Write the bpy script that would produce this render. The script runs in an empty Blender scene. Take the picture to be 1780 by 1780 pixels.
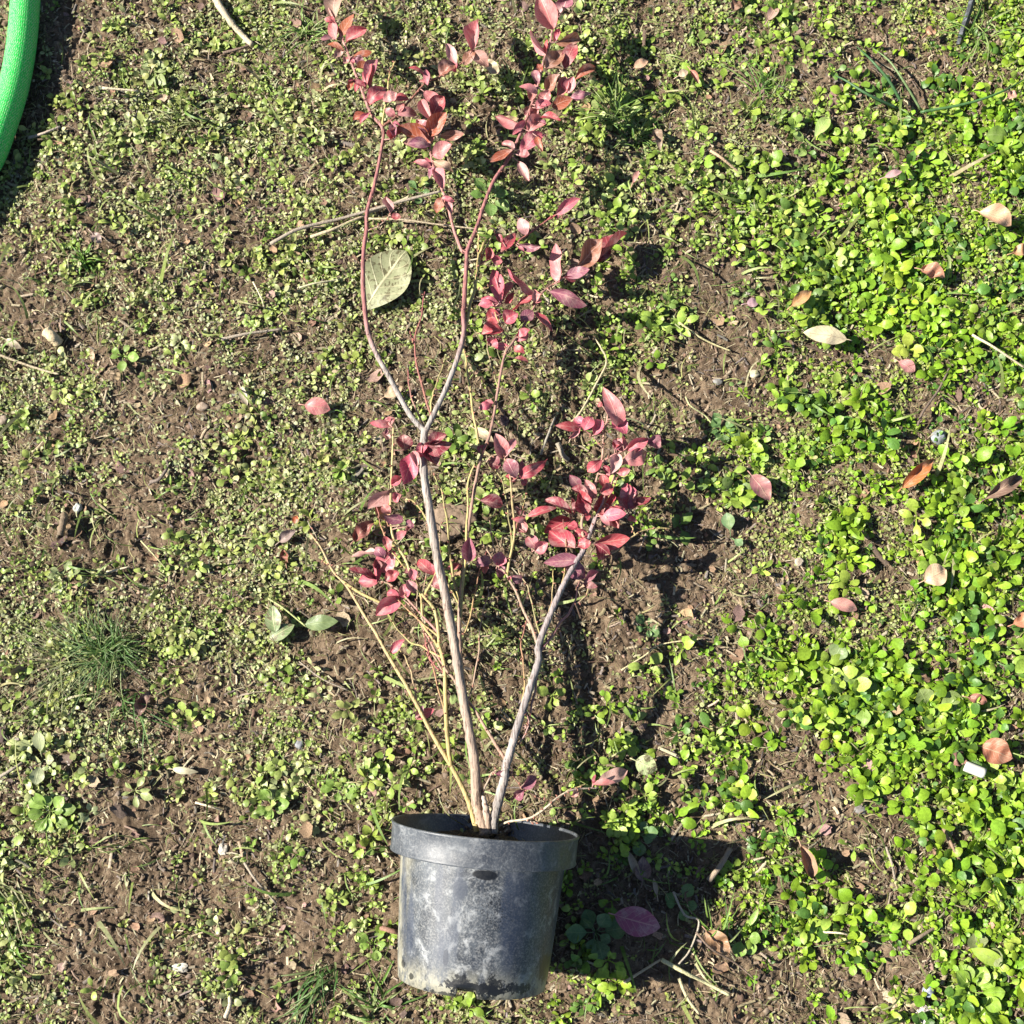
import bpy, math, random
import numpy as np
from mathutils import Vector, Matrix
random.seed(7)
rng = np.random.default_rng(11)
R = math.radians
SC = bpy.context.scene
COL = SC.collection

# ------------------------------------------------------------------ camera, sky, sun, exposure
FPX, IMG = 2200.0, 1780.0            # focal length in photo pixels
H, TILT = 1.72, R(10.0)
CAMP = np.array([0.0, -H * math.tan(TILT), H])
cd = bpy.data.cameras.new('camera')
cam = bpy.data.objects.new('camera', cd)
COL.objects.link(cam)
cam.location = CAMP.tolist()
cam.rotation_euler = (TILT, 0, 0)
cd.sensor_width = 36
cd.lens = 36 * FPX / IMG
cd.clip_start, cd.clip_end = 0.05, 500
SC.camera = cam

SUN_EL, SUN_AZ = R(37.5), R(4.0)      # light travels towards +x and a little towards -y
world = bpy.data.worlds.new("World")
SC.world = world
world.use_nodes = True
wn = world.node_tree
bg = wn.nodes['Background']
sky = wn.nodes.new('ShaderNodeTexSky')
sky.sky_type = 'NISHITA'
sky.sun_disc = False
sky.air_density = .75; sky.dust_density = .4
sky.sun_elevation = SUN_EL
sdir = Vector((math.cos(SUN_EL) * math.cos(SUN_AZ), -math.cos(SUN_EL) * math.sin(SUN_AZ), -math.sin(SUN_EL)))
to_sun = -sdir
sky.sun_rotation = math.atan2(to_sun.x, to_sun.y)
wn.links.new(sky.outputs[0], bg.inputs[0])
bg.inputs[1].default_value = 0.05
sl = bpy.data.lights.new('sun', 'SUN')
sl.energy = 5.0
sl.angle = R(0.53)
sl.color = (1.0, 0.94, 0.84)
so = bpy.data.objects.new('sun', sl)
COL.objects.link(so)
so.rotation_euler = sdir.to_track_quat('-Z', 'Y').to_euler()
so.location = (-3, 0.3, 3)
SC.view_settings.view_transform = 'Standard'
SC.view_settings.look = 'None'
SC.view_settings.gamma = 1
SC.view_settings.exposure = 1.55

# ------------------------------------------------------------------ layout helpers
UPV = np.array([0, math.cos(TILT), math.sin(TILT)])
FWD = np.array([0, math.sin(TILT), -math.cos(TILT)])

def P(px, py, z=0.0):
    """the point of the place seen at photo pixel px, py at height z"""
    d = FWD * FPX + np.array([px - 890.0, 0, 0]) - UPV * (py - 890.0)
    t = (z - H) / d[2]
    return CAMP + d * t

def to_px(x, y, z=0.0):
    v0, v1, v2 = x - CAMP[0], y - CAMP[1], z - CAMP[2]
    dep = v1 * FWD[1] + v2 * FWD[2]
    return 890 + FPX * v0 / dep, 890 - FPX * (v1 * UPV[1] + v2 * UPV[2]) / dep

def hsh(ix, iy, seed):
    h = (ix.astype(np.int64) * 374761393 + iy.astype(np.int64) * 668265263 + seed * 974634777) & 0x7fffffff
    h = ((h ^ (h >> 13)) * 1274126177) & 0x7fffffff
    h = h ^ (h >> 16)
    return (h & 0xffff) / 65535.0

def vn(x, y, s, seed):
    x = np.asarray(x, float) / s; y = np.asarray(y, float) / s
    ix = np.floor(x); iy = np.floor(y)
    fx = x - ix; fy = y - iy
    fx = fx * fx * (3 - 2 * fx); fy = fy * fy * (3 - 2 * fy)
    a = hsh(ix, iy, seed); b = hsh(ix + 1, iy, seed); c = hsh(ix, iy + 1, seed); d = hsh(ix + 1, iy + 1, seed)
    return (a * (1 - fx) + b * fx) * (1 - fy) + (c * (1 - fx) + d * fx) * fy

def gz(x, y):
    """height of the soil"""
    x = np.asarray(x, float); y = np.asarray(y, float)
    h = (vn(x, y, .21, 1) - .5) * .020 + (vn(x + .3 * y, y, .07, 2) - .5) * .012
    wx = x + .012 * vn(x, y, .03, 31); wy = y + .012 * vn(x, y, .03, 32)
    h += (vn(wx, wy, .026, 3) - .5) * .006
    h += np.abs(vn(wx, wy, .014, 4) - .5) * .006
    h += (vn(x + y, y - x, .0085, 5) - .5) * .0050
    h += (vn(x, y, .0045, 6) - .5) * .0024
    return h - .006

# density of the round leaved weeds and of the tiny cover, read row by row over the patch of ground
def grid(txt):
    return np.array([[int(c) for c in r] for r in txt.split()], float)
GM = grid("""012234432343344444532357
024534442332344334322367
133355442222234223433577
333343333224343223457888
443333333225344356788888
431333333433235555658887
032344443332234212389866
012334444332236612389756
233234432232115101343358
431012212122113112665348
432022331122112255555258
322113432122223244333457
200134212222221300256666
321233321222211101345567
332244311122201002423567
332343311122201323444556
233233323322143244468855
344223424321134434148853
540124525511135436416865
530014423000124324511756
220122213000222115622267
311133213100121126644457
311222112000121113345456
110112222222232111142376""")
MM = grid("""334556655555555566
335556655555554456
456556544455555566
665566545555555466
234566655434225666
345666665445324666
543345335434125556
653355445434355456
522466445455456756
411364234443256656
544663235633367667
766653124523567677
776444334434545556
542245434445542455
521243133333353345
321253220033354355
411442220232245555
422332355433333345""")

def sample(M, x, y):
    px, py = to_px(x, y)
    k = M.shape[0]; u = np.clip(px / 1780 * k - .5, 0, k - 1.001); v = np.clip(py / 1780 * k - .5, 0, k - 1.001)
    i = u.astype(int); j = v.astype(int); fu = u - i; fv = v - j
    return (M[j, i] * (1 - fu) + M[j, i + 1] * fu) * (1 - fv) + (M[j + 1, i] * (1 - fu) + M[j + 1, i + 1] * fu) * fv

def rightness(x, y):
    px, py = to_px(x, y)
    return np.clip((px + .25 * py - 750) / 900, 0, 1)

# ------------------------------------------------------------------ material helpers
def mat(name):
    m = bpy.data.materials.new(name)
    m.use_nodes = True
    nt = m.node_tree
    return m, nt, nt.nodes['Principled BSDF']

class N:
    def __init__(s, nt): s.nt = nt
    def new(s, t, **k):
        n = s.nt.nodes.new(t)
        for a, b in k.items(): setattr(n, a, b)
        return n
    def link(s, a, b): s.nt.links.new(a, b)
    def put(s, sock, v):
        if isinstance(v, bpy.types.NodeSocket): s.link(v, sock)
        elif v is not None: sock.default_value = v
    def noise(s, vec, scale, detail=3, rough=.55, out=0):
        n = s.new('ShaderNodeTexNoise'); s.put(n.inputs['Vector'], vec)
        n.inputs['Scale'].default_value = scale; n.inputs['Detail'].default_value = detail
        n.inputs['Roughness'].default_value = rough
        return n.outputs[out]
    def math(s, op, a, b=None, c=None, clamp=False):
        n = s.new('ShaderNodeMath', operation=op); n.use_clamp = clamp
        s.put(n.inputs[0], a); s.put(n.inputs[1], b)
        if c is not None: s.put(n.inputs[2], c)
        return n.outputs[0]
    def ramp(s, f, a, b):
        n = s.new('ShaderNodeMapRange'); n.interpolation_type = 'SMOOTHSTEP'
        s.put(n.inputs[0], f); n.inputs[1].default_value = a; n.inputs[2].default_value = b
        return n.outputs[0]
    def mix(s, f, a, b, bt='MIX'):
        n = s.new('ShaderNodeMix', data_type='RGBA', blend_type=bt)
        s.put(n.inputs[0], f)
        s.put(n.inputs[6], a if isinstance(a, bpy.types.NodeSocket) else tuple(a) + (1,))
        s.put(n.inputs[7], b if isinstance(b, bpy.types.NodeSocket) else tuple(b) + (1,))
        return n.outputs[2]
    def mapv(s, vec, sc):
        n = s.new('ShaderNodeMapping'); s.link(vec, n.inputs[0]); n.inputs['Scale'].default_value = sc
        return n.outputs[0]
    def bump(s, h, strength, dist):
        n = s.new('ShaderNodeBump'); n.inputs['Strength'].default_value = strength
        n.inputs['Distance'].default_value = dist; s.link(h, n.inputs['Height'])
        return n.outputs[0]
    def sep(s, v):
        n = s.new('ShaderNodeSeparateXYZ'); s.link(v, n.inputs[0]); return n.outputs
    def obj(s): return s.new('ShaderNodeTexCoord').outputs['Object']
    def uv(s): return s.new('ShaderNodeTexCoord').outputs['UV']
    def geo(s): return s.new('ShaderNodeNewGeometry').outputs['Position']
    def attr(s): return s.new('ShaderNodeAttribute', attribute_name='col').outputs['Color']

def translucent(nt, bsdf, colsock, amount, normal=None):
    out = nt.nodes['Material Output']
    t = nt.nodes.new('ShaderNodeBsdfTranslucent'); mx = nt.nodes.new('ShaderNodeMixShader')
    nt.links.new(colsock, t.inputs[0]); mx.inputs[0].default_value = amount
    nt.links.new(bsdf.outputs[0], mx.inputs[1]); nt.links.new(t.outputs[0], mx.inputs[2])
    nt.links.new(mx.outputs[0], out.inputs[0])

def soil_mat():
    m, nt, b = mat('soil'); n = N(nt); g = n.geo()
    c = n.mix(n.ramp(n.noise(g, 9, 5, .6), .35, .65), (.072, .048, .029), (.150, .105, .067))
    c = n.mix(n.ramp(n.noise(g, 70, 4, .65), .40, .68), c, (.205, .150, .098))
    c = n.mix(n.ramp(n.noise(g, 330, 3, .7), .52, .72), c, (.045, .030, .020))
    v = n.new('ShaderNodeTexVoronoi'); v.inputs['Scale'].default_value = 260; n.link(g, v.inputs['Vector'])
    sp = n.math('LESS_THAN', v.outputs['Distance'], .23)
    pick = n.math('GREATER_THAN', n.sep(v.outputs['Color'])[0], .80)
    c = n.mix(n.math('MULTIPLY', sp, pick), c, (.26, .21, .15))
    # beyond the modelled patch the same weeds go on as patches of green
    p = n.sep(g); rad = n.math('SQRT', n.math('ADD', n.math('POWER', p[0], 2.0), n.math('POWER', p[1], 2.0)))
    far = n.math('MULTIPLY', n.ramp(rad, 1.5, 2.2), n.ramp(n.noise(g, 14, 8, .75), .42, .56))
    c = n.mix(far, c, (.12, .19, .045))
    n.link(c, b.inputs['Base Color'])
    b.inputs['Roughness'].default_value = .92
    b.inputs['Specular IOR Level'].default_value = .2
    hgt = n.math('ADD', n.noise(g, 420, 4, .75), n.math('MULTIPLY', n.noise(g, 1400, 2, .6), .4))
    n.link(n.bump(hgt, .9, .003), b.inputs['Normal'])
    return m

def cover_mat(name, trans, rough=.5, noise_amt=.35, scale=350):
    m, nt, b = mat(name); n = N(nt); a = n.attr()
    k = n.ramp(n.noise(n.geo(), scale, 3, .6), .3, .7)
    dk = n.mix(1.0, a, (1 - noise_amt,) * 3, 'MULTIPLY')
    c = n.mix(k, dk, a)
    n.link(c, b.inputs['Base Color'])
    b.inputs['Roughness'].default_value = rough
    b.inputs['Specular IOR Level'].default_value = .3
    n.link(n.bump(n.noise(n.geo(), scale * 1.5, 2, .6), .4, .001), b.inputs['Normal'])
    if trans: translucent(nt, b, c, trans)
    return m

def leaf_mat(name, trans=.22, veincol=(.75, .45, .36), vein=.5, film=(.50, .36, .32), filmamt=.55, spots=None):
    """leaf with a midrib, side veins and a dusty mottled film; uv u=-1..1 across, v=0..1 along"""
    m, nt, b = mat(name); n = N(nt); a = n.attr(); g = n.obj()
    u, v, _ = n.sep(n.uv())
    au = n.math('ABSOLUTE', n.math('SUBTRACT', n.math('MULTIPLY', u, 2.0), 1.0))
    mid = n.math('SUBTRACT', 1.0, n.ramp(au, .0, .09))
    w = n.math('SINE', n.math('MULTIPLY', n.math('SUBTRACT', v, n.math('MULTIPLY', au, .28)), 40.0))
    side = n.math('MULTIPLY', n.ramp(w, .86, 1.0), .5)
    vm = n.math('MULTIPLY', n.math('MAXIMUM', mid, side), vein)
    c = n.mix(n.math('MULTIPLY', n.ramp(n.noise(g, 55, 4, .7), .45, .70), filmamt), a, film)
    c = n.mix(n.math('MULTIPLY', n.ramp(n.noise(g, 260, 3, .7), .50, .72), .45), c, n.mix(1.0, a, (.45, .40, .42), 'MULTIPLY'))
    if spots:
        c = n.mix(n.ramp(n.noise(g, 120, 4, .7), .52, .60), c, spots)
    c = n.mix(vm, c, veincol)
    n.link(c, b.inputs['Base Color'])
    b.inputs['Roughness'].default_value = .45
    b.inputs['Specular IOR Level'].default_value = .35
    hh = n.math('ADD', n.math('MULTIPLY', vm, 1.0), n.math('MULTIPLY', n.noise(g, 160, 3), .6))
    n.link(n.bump(hh, .5, .0015), b.inputs['Normal'])
    translucent(nt, b, c, trans)
    return m

def bark_mat(name, sx=500, sy=45, amt=.5, dark=(.06, .04, .035)):
    m, nt, b = mat(name); n = N(nt); a = n.attr(); g = n.obj()
    s = n.mapv(g, (sx, sy, sx))
    k = n.noise(s, 1.0, 4, .65)
    c = n.mix(n.math('MULTIPLY', n.ramp(k, .50, .62), amt), a, dark)
    c = n.mix(n.math('MULTIPLY', n.ramp(n.noise(g, 120, 3), .5, .7), .35), c, n.mix(1.0, a, (1.5, 1.35, 1.2), 'MULTIPLY'))
    n.link(c, b.inputs['Base Color']); b.inputs['Roughness'].default_value = .7
    b.inputs['Specular IOR Level'].default_value = .25
    n.link(n.bump(k, .8, .002), b.inputs['Normal'])
    return m

def stone_mat(name):
    m, nt, b = mat(name); n = N(nt); a = n.attr(); g = n.geo()
    c = n.mix(n.ramp(n.noise(g, 160, 5, .7), .35, .7), a, n.mix(1.0, a, (.5, .46, .42), 'MULTIPLY'))
    n.link(c, b.inputs['Base Color']); b.inputs['Roughness'].default_value = .8
    n.link(n.bump(n.noise(g, 500, 3), .4, .001), b.inputs['Normal'])
    return m

M_soil = soil_mat()
M_leafcover = cover_mat('weed_leaf', .20, .42, .30, 260)
M_tiny = cover_mat('tiny_weed', .22, .55, .35, 400)
M_litter = cover_mat('dry_litter', .0, .8, .45, 500)
M_grass = cover_mat('grass_blade', .28, .45, .3, 300)
M_red = leaf_mat('shrub_leaf')
M_fallen = leaf_mat('fallen_leaf', .12, (.45, .33, .22), .6, (.40, .30, .22), .45)
M_mottled = leaf_mat('mottled_leaf', .05, (.50, .46, .28), .8, (.30, .30, .18), .6, (.10, .09, .045))
M_bark = bark_mat('bark', 420, 30, .8, (.07, .045, .035))
M_twig = bark_mat('twig_bark', 300, 60, .3)
M_straw = bark_mat('straw', 400, 400, .35, (.12, .09, .06))
M_stone = stone_mat('stone')

# ------------------------------------------------------------------ mesh helpers
def tag(o, label=None, cat=None, group=None, kind=None):
    if label: o['label'] = label
    if cat: o['category'] = cat
    if group: o['group'] = group
    if kind: o['kind'] = kind
    return o

def mk(name, V, F, m, parent=None, col=None, uv=None, smooth=True, origin=None):
    """link ONE mesh object; V (n,3), F list of tuples or an (m,k) array; col one rgb or (n,3)"""
    V = np.asarray(V, float)
    if origin is not None: V = V - np.asarray(origin)
    me = bpy.data.meshes.new(name)
    if isinstance(F, np.ndarray):
        nf, k = F.shape
        me.vertices.add(len(V)); me.vertices.foreach_set('co', V.astype(np.float32).ravel())
        me.loops.add(nf * k); me.loops.foreach_set('vertex_index', F.astype(np.int32).ravel())
        me.polygons.add(nf); me.polygons.foreach_set('loop_start', (np.arange(nf) * k).astype(np.int32))
        me.polygons.foreach_set('loop_total', np.full(nf, k, np.int32))
        me.update(calc_edges=True)
    else:
        me.from_pydata(V.tolist(), [], [tuple(int(i) for i in f) for f in F])
    if col is not None:
        c = np.asarray(col, float)
        if c.ndim == 1: c = np.tile(c, (len(V), 1))
        a = me.color_attributes.new('col', 'FLOAT_COLOR', 'POINT')
        a.data.foreach_set('color', np.hstack([c, np.ones((len(V), 1))]).astype(np.float32).ravel())
    if uv is not None:
        ul = me.uv_layers.new(name='uv')
        li = np.zeros(len(me.loops), np.int32); me.loops.foreach_get('vertex_index', li)
        ul.data.foreach_set('uv', np.asarray(uv, float)[li].astype(np.float32).ravel())
    if smooth: me.polygons.foreach_set('use_smooth', np.ones(len(me.polygons), bool))
    me.materials.append(m)
    o = bpy.data.objects.new(name, me)
    COL.objects.link(o)
    if origin is not None and parent is None: o.location = [float(q) for q in origin]
    if parent is not None: o.parent = parent
    return o

def empty(name, loc=(0, 0, 0)):
    o = bpy.data.objects.new(name, None); COL.objects.link(o)
    o.empty_display_size = .03; o.location = [float(q) for q in loc]
    return o

class MB:
    """collects pieces for one mesh"""
    def __init__(s): s.V = []; s.F = []; s.C = []; s.U = []; s.n = 0
    def add(s, V, F, C, U=None):
        V = np.asarray(V, float); C = np.asarray(C, float)
        if C.ndim == 1: C = np.tile(C, (len(V), 1))
        s.V.append(V); s.C.append(C); s.U.append(np.zeros((len(V), 2)) if U is None else np.asarray(U, float))
        s.F += [tuple(i + s.n for i in f) for f in F]; s.n += len(V)
    def build(s, name, m, parent=None, origin=None, smooth=True):
        return mk(name, np.vstack(s.V), s.F, m, parent, np.vstack(s.C), np.vstack(s.U), smooth, origin)

def catmull(pts, n=6):
    p = np.asarray(pts, float)
    if len(p) == 2: 
        t = np.linspace(0, 1, n + 1)[:, None]; return p[0] * (1 - t) + p[1] * t
    q = np.vstack([2 * p[0] - p[1], p, 2 * p[-1] - p[-2]]); out = []
    for i in range(1, len(q) - 2):
        for k in range(n):
            t = k / n
            out.append(.5 * ((2 * q[i]) + (-q[i - 1] + q[i + 1]) * t + (2 * q[i - 1] - 5 * q[i] + 4 * q[i + 1] - q[i + 2]) * t * t
                             + (-q[i - 1] + 3 * q[i] - 3 * q[i + 1] + q[i + 2]) * t ** 3))
    out.append(q[-2]); return np.array(out)

def tube(pts, rad, sides=8, rough=0.0, seed=0):
    """closed tapering tube: V, F and along parameter of each vertex"""
    p = np.asarray(pts, float); n = len(p); rad = np.broadcast_to(np.asarray(rad, float), (n,))
    T = np.gradient(p, axis=0); T /= np.linalg.norm(T, axis=1)[:, None] + 1e-12
    up = np.array([0, 0, 1.0]); rr = np.random.default_rng(abs(seed))
    V = []; U = []
    for i in range(n):
        a = np.cross(T[i], up); 
        if np.linalg.norm(a) < .05: a = np.cross(T[i], [0, 1, 0])
        a /= np.linalg.norm(a); b = np.cross(a, T[i])
        for k in range(sides):
            th = 2 * math.pi * k / sides
            r = rad[i] * (1 + rough * (rr.random() - .5))
            V.append(p[i] + r * (math.cos(th) * a + math.sin(th) * b)); U.append((k / sides, i / (n - 1)))
    F = []
    for i in range(n - 1):
        for k in range(sides):
            k2 = (k + 1) % sides
            F.append((i * sides + k, i * sides + k2, (i + 1) * sides + k2, (i + 1) * sides + k))
    F.append(tuple(range(sides))[::-1]); F.append(tuple((n - 1) * sides + k for k in range(sides)))
    return np.array(V), F, np.array(U)

def blade(B, T, w, roll=0.0, arc=.12, fold=.25, twist=0.0, shape=.85, nl=9, nw=4, wav=.0, seed=0, up=(0, 0, 1)):
    """leaf blade from B to T; arc = bulge upward, fold = raised edges (V section)"""
    B = np.asarray(B, float); T = np.asarray(T, float); d = T - B; L = np.linalg.norm(d); d /= L
    s = np.cross(d, up); s /= np.linalg.norm(s) + 1e-9; nrm = np.cross(s, d)
    rr = np.random.default_rng(abs(seed)); ph = rr.random(3) * 6
    V = []; U = []; F = []
    for i in range(nl + 1):
        t = i / nl
        hw = w * .5 * max(math.sin(math.pi * min(1, t ** shape)) ** .75 if 0 < t < 1 else 0, .015)
        a = roll + twist * (t - .5)
        ss = s * math.cos(a) + nrm * math.sin(a); nn = np.cross(ss, d)
        c = B + d * L * t + nrm * L * arc * math.sin(math.pi * t) * 1.0
        for j in range(nw + 1):
            q = j / nw * 2 - 1
            z = fold * hw * q * q + wav * hw * math.sin(q * 2.3 + t * 9 + ph[0]) + wav * w * .4 * math.sin(t * 14 + ph[1] + q)
            V.append(c + ss * hw * q * (1 - .1 * fold) + nn * z); U.append((j / nw, t))
    for i in range(nl):
        for j in range(nw):
            a = i * (nw + 1) + j; F.append((a, a + 1, a + nw + 2, a + nw + 1))
    return np.array(V), F, np.array(U)

def instances(name, temps, tid, pos, yaw, pitch, roll, scale, col, m, kind='stuff'):
    """many small pieces merged into ONE object (for what nobody could count)"""
    Vs = []; Fs = []; Cs = []; off = 0
    for k, (tv, tf) in enumerate(temps):
        I = np.where(tid == k)[0]
        if len(I) == 0: continue
        tv = np.asarray(tv, float); tf = np.asarray(tf, int)
        v = tv[None] * scale[I][:, None, :]
        cr, sr = np.cos(roll[I])[:, None], np.sin(roll[I])[:, None]
        y = v[..., 1] * cr - v[..., 2] * sr; z = v[..., 1] * sr + v[..., 2] * cr; x = v[..., 0]
        cp, sp = np.cos(pitch[I])[:, None], np.sin(pitch[I])[:, None]
        x, z = x * cp - z * sp, x * sp + z * cp
        cy, sy = np.cos(yaw[I])[:, None], np.sin(yaw[I])[:, None]
        x, y = x * cy - y * sy, x * sy + y * cy
        vv = np.stack([x, y, z], -1) + pos[I][:, None, :]
        nI, nV = len(I), len(tv)
        Vs.append(vv.reshape(-1, 3)); Cs.append(np.repeat(col[I], nV, 0))
        Fs.append((tf[None] + (np.arange(nI) * nV)[:, None, None]).reshape(-1, tf.shape[1]) + off)
        off += nI * nV
    o = mk(name, np.vstack(Vs), np.vstack(Fs), m, None, np.vstack(Cs), None, True)
    if kind: o['kind'] = kind
    return o

def gridtri(nl, nw):
    F = []
    for i in range(nl):
        for j in range(nw):
            a = i * (nw + 1) + j; b = a + 1; c = a + nw + 2; d = a + nw + 1
            F += [(a, b, c), (a, c, d)]
    return F

def spoon(pet, width, cup, droop, seed):
    """spoon shaped weed leaf with its stalk, along +x, total length 1"""
    xs = [0, pet * .55, pet, pet + (1 - pet) * .25, pet + (1 - pet) * .55, pet + (1 - pet) * .85, 1.0]
    ws = [.035, .03, .05, width * .42, width * .5, width * .33, width * .06]
    V = []
    for x, w in zip(xs, ws):
        t = max(0, (x - pet) / (1 - pet)); z0 = .30 * math.sin(min(x, 1) * 1.7) - droop * t * t
        for q in (-1, 0, 1):
            V.append((x, q * w, z0 + cup * abs(q) * w))
    return np.array(V), gridtri(6, 2)

def poly_leaf(n, ax, cup):
    V = [(0.5, 0, -cup)]
    for k in range(n):
        a = 2 * math.pi * k / n
        V.append((.5 + .5 * math.cos(a), ax * .5 * math.sin(a), .0))
    F = [(0, k + 1, (k + 1) % n + 1) for k in range(n)]
    return np.array(V), F

def sliver(bend, w):
    V = []
    for x, y in ((0, 0), (.5, bend), (1.0, 0)):
        for q in ((-w, 0), (0, w), (w, 0)):
            V.append((x, y + q[0], q[1]))
    return np.array(V), gridtri(2, 2)

def curl_thread(bend, lift):
    V = []
    for k in range(5):
        t = k / 4; w = .035 * (1 - .6 * t)
        V += [(t, bend * math.sin(t * 2.6) - w, lift * math.sin(math.pi * t)), (t, bend * math.sin(t * 2.6) + w, lift * math.sin(math.pi * t) + w)]
    F = []
    for k in range(4):
        a = 2 * k; F += [(a, a + 1, a + 3), (a, a + 3, a + 2)]
    return np.array(V), F

# ------------------------------------------------------------------ the setting: one sheet of ground
X0, X1, Y0, Y1 = -1.35, 1.35, -1.30, 1.45         # patch covered with modelled weeds and litter
def axis(lo, hi, step, far):
    a = list(np.arange(lo, hi, step)); s = step
    up = [a[-1]]
    while up[-1] < far: s *= 1.22; up.append(up[-1] + s)
    s = step; dn = [a[0]]
    while dn[-1] > -far: s *= 1.22; dn.append(dn[-1] - s)
    return np.array(dn[:0:-1] + a + up[1:])
gx = axis(-.88, .88, .0021, 120); gy = axis(-.80, .93, .0021, 120)
XX, YY = np.meshgrid(gx, gy)
ZZ = gz(XX, YY)
fade = np.clip(1 - (np.maximum(np.abs(XX), np.abs(YY)) - 1.0) / 2, .0, 1)
ZZ = ZZ * fade
nx, ny = len(gx), len(gy)
idx = np.arange(nx * ny).reshape(ny, nx)
GF = np.stack([idx[:-1, :-1], idx[:-1, 1:], idx[1:, 1:], idx[1:, :-1]], -1).reshape(-1, 4)
tag(mk('ground', np.stack([XX, YY, ZZ], -1).reshape(-1, 3), GF, M_soil), kind='structure')

AREA = (X1 - X0) * (Y1 - Y0)
def scatter(n):
    return rng.uniform(X0, X1, n), rng.uniform(Y0, Y1, n)
def pick(colors, n, var=.12):
    c = np.array(colors)[rng.integers(0, len(colors), n)]
    return c * (1 + rng.normal(0, var, (n, 1))).clip(.4, 1.7) * (1 + rng.normal(0, .04, (n, 3)))

# soil crumbs
x, y = scatter(int(26000 * AREA))
keep = rng.random(len(x)) < .35 + .9 * (vn(x, y, .05, 41) > .55)
x, y = x[keep], y[keep]; n = len(x)
octa = (np.array([(1, 0, 0), (0, 1, 0), (-1, 0, 0), (0, -1, 0), (0, 0, 1), (.5, .5, .7), (-.6, .4, .6)]),
        [(0, 5, 4), (0, 1, 5), (1, 6, 4), (1, 4, 5), (1, 2, 6), (2, 4, 6), (2, 3, 4), (3, 0, 4)])
s = (rng.gamma(2.2, .00085, n) + .0006).clip(0, .0065)
sc = np.stack([s, s * rng.uniform(.5, 1, n), s * rng.uniform(.4, .9, n)], 1)
c = pick([(.12, .082, .052), (.165, .118, .078), (.09, .060, .038), (.21, .16, .11)], n, .2)
o = instances('soil_crumbs', [octa], np.zeros(n, int), np.stack([x, y, gz(x, y)], 1), rng.uniform(0, 6.3, n),
              rng.normal(0, .3, n), rng.normal(0, .3, n), sc, c, M_litter)
for pl in o.data.polygons: pass
tag(o)

# dry litter: straw bits, bark flakes, dead stalks
x, y = scatter(int(46000 * AREA))
d = sample(MM, x, y)
keep = rng.random(len(x)) < (.16 + .13 * d) * (.35 + .95 * vn(x, y, .06, 43))
x, y = x[keep], y[keep]; n = len(x)
T = [sliver(b, w) for b in (0, .08, -.1, .22) for w in (.05, .1, .2)]
L = (rng.gamma(2.0, .0032, n) + .0022).clip(0, .034)
thin = np.where(L > .012, .45, 1.0) * rng.uniform(.5, 1.1, n)
sc = np.stack([L, L * thin, L * thin * .8], 1)
c = pick([(.26, .20, .13), (.36, .30, .20), (.30,.25,.17), (.15, .10, .065), (.10, .068, .046), (.40, .34, .23), (.24, .20, .11), (.18, .15, .13)], n, .2)
instances('dry_litter', T, rng.integers(0, len(T), n), np.stack([x, y, gz(x, y) + rng.uniform(0, .003, n)], 1),
          rng.uniform(0, 6.3, n), rng.normal(0, .16, n), rng.normal(0, .5, n), sc, c, M_litter)

# crumpled scraps of dead leaves
x, y = scatter(int(420 * AREA)); n = len(x)
def scrap(seed):
    r_ = np.random.default_rng(seed); V = []
    for i in range(4):
        for j in range(4):
            V.append((i / 3 + r_.normal(0, .07), (j / 3 - .5) * (.9 - abs(i / 3 - .5)) + r_.normal(0, .05), r_.normal(0, .09) + .12 * ((i - 1.5) ** 2 + (j - 1.5) ** 2) / 4.5))
    return np.array(V), gridtri(3, 3)
T = [scrap(k) for k in range(10)]
L = rng.gamma(3, .0032, n).clip(.005, .022)
c = pick([(.22, .13, .085), (.30, .19, .12), (.36, .27, .18), (.17, .11, .09), (.27, .17, .14), (.33, .22, .13)], n, .2)
instances('leaf_scraps', T, rng.integers(0, 10, n), np.stack([x, y, gz(x, y) + rng.uniform(.001, .006, n)], 1),
          rng.uniform(0, 6.3, n), rng.normal(0, .3, n), rng.normal(0, .4, n), np.stack([L, L, L], 1), c, M_litter)

# fine threads: moss, rootlets and dying grass
x, y = scatter(int(26000 * AREA))
d = sample(MM, x, y)
keep = rng.random(len(x)) < (d / 8) * (.08 + 1.7 * np.clip(vn(x, y, .05, 45) * 1.8 - .5, 0, 1))
x, y = x[keep], y[keep]; n = len(x)
T = [curl_thread(b, l) for b in (.1, .25, -.3) for l in (.15, .35)]
L = (rng.gamma(2.5, .0035, n) + .003).clip(0, .036)
sc = np.stack([L, L * .8, L * .6], 1)
c = pick([(.24, .25, .09), (.30, .27, .12), (.17, .20, .06), (.36, .32, .18), (.22, .16, .09)], n, .18)
instances('moss_threads', T, rng.integers(0, len(T), n), np.stack([x, y, gz(x, y) + rng.uniform(0, .003, n)], 1),
          rng.uniform(0, 6.3, n), rng.uniform(-.1, .5, n), rng.normal(0, .5, n), sc, c, M_grass)

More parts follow.
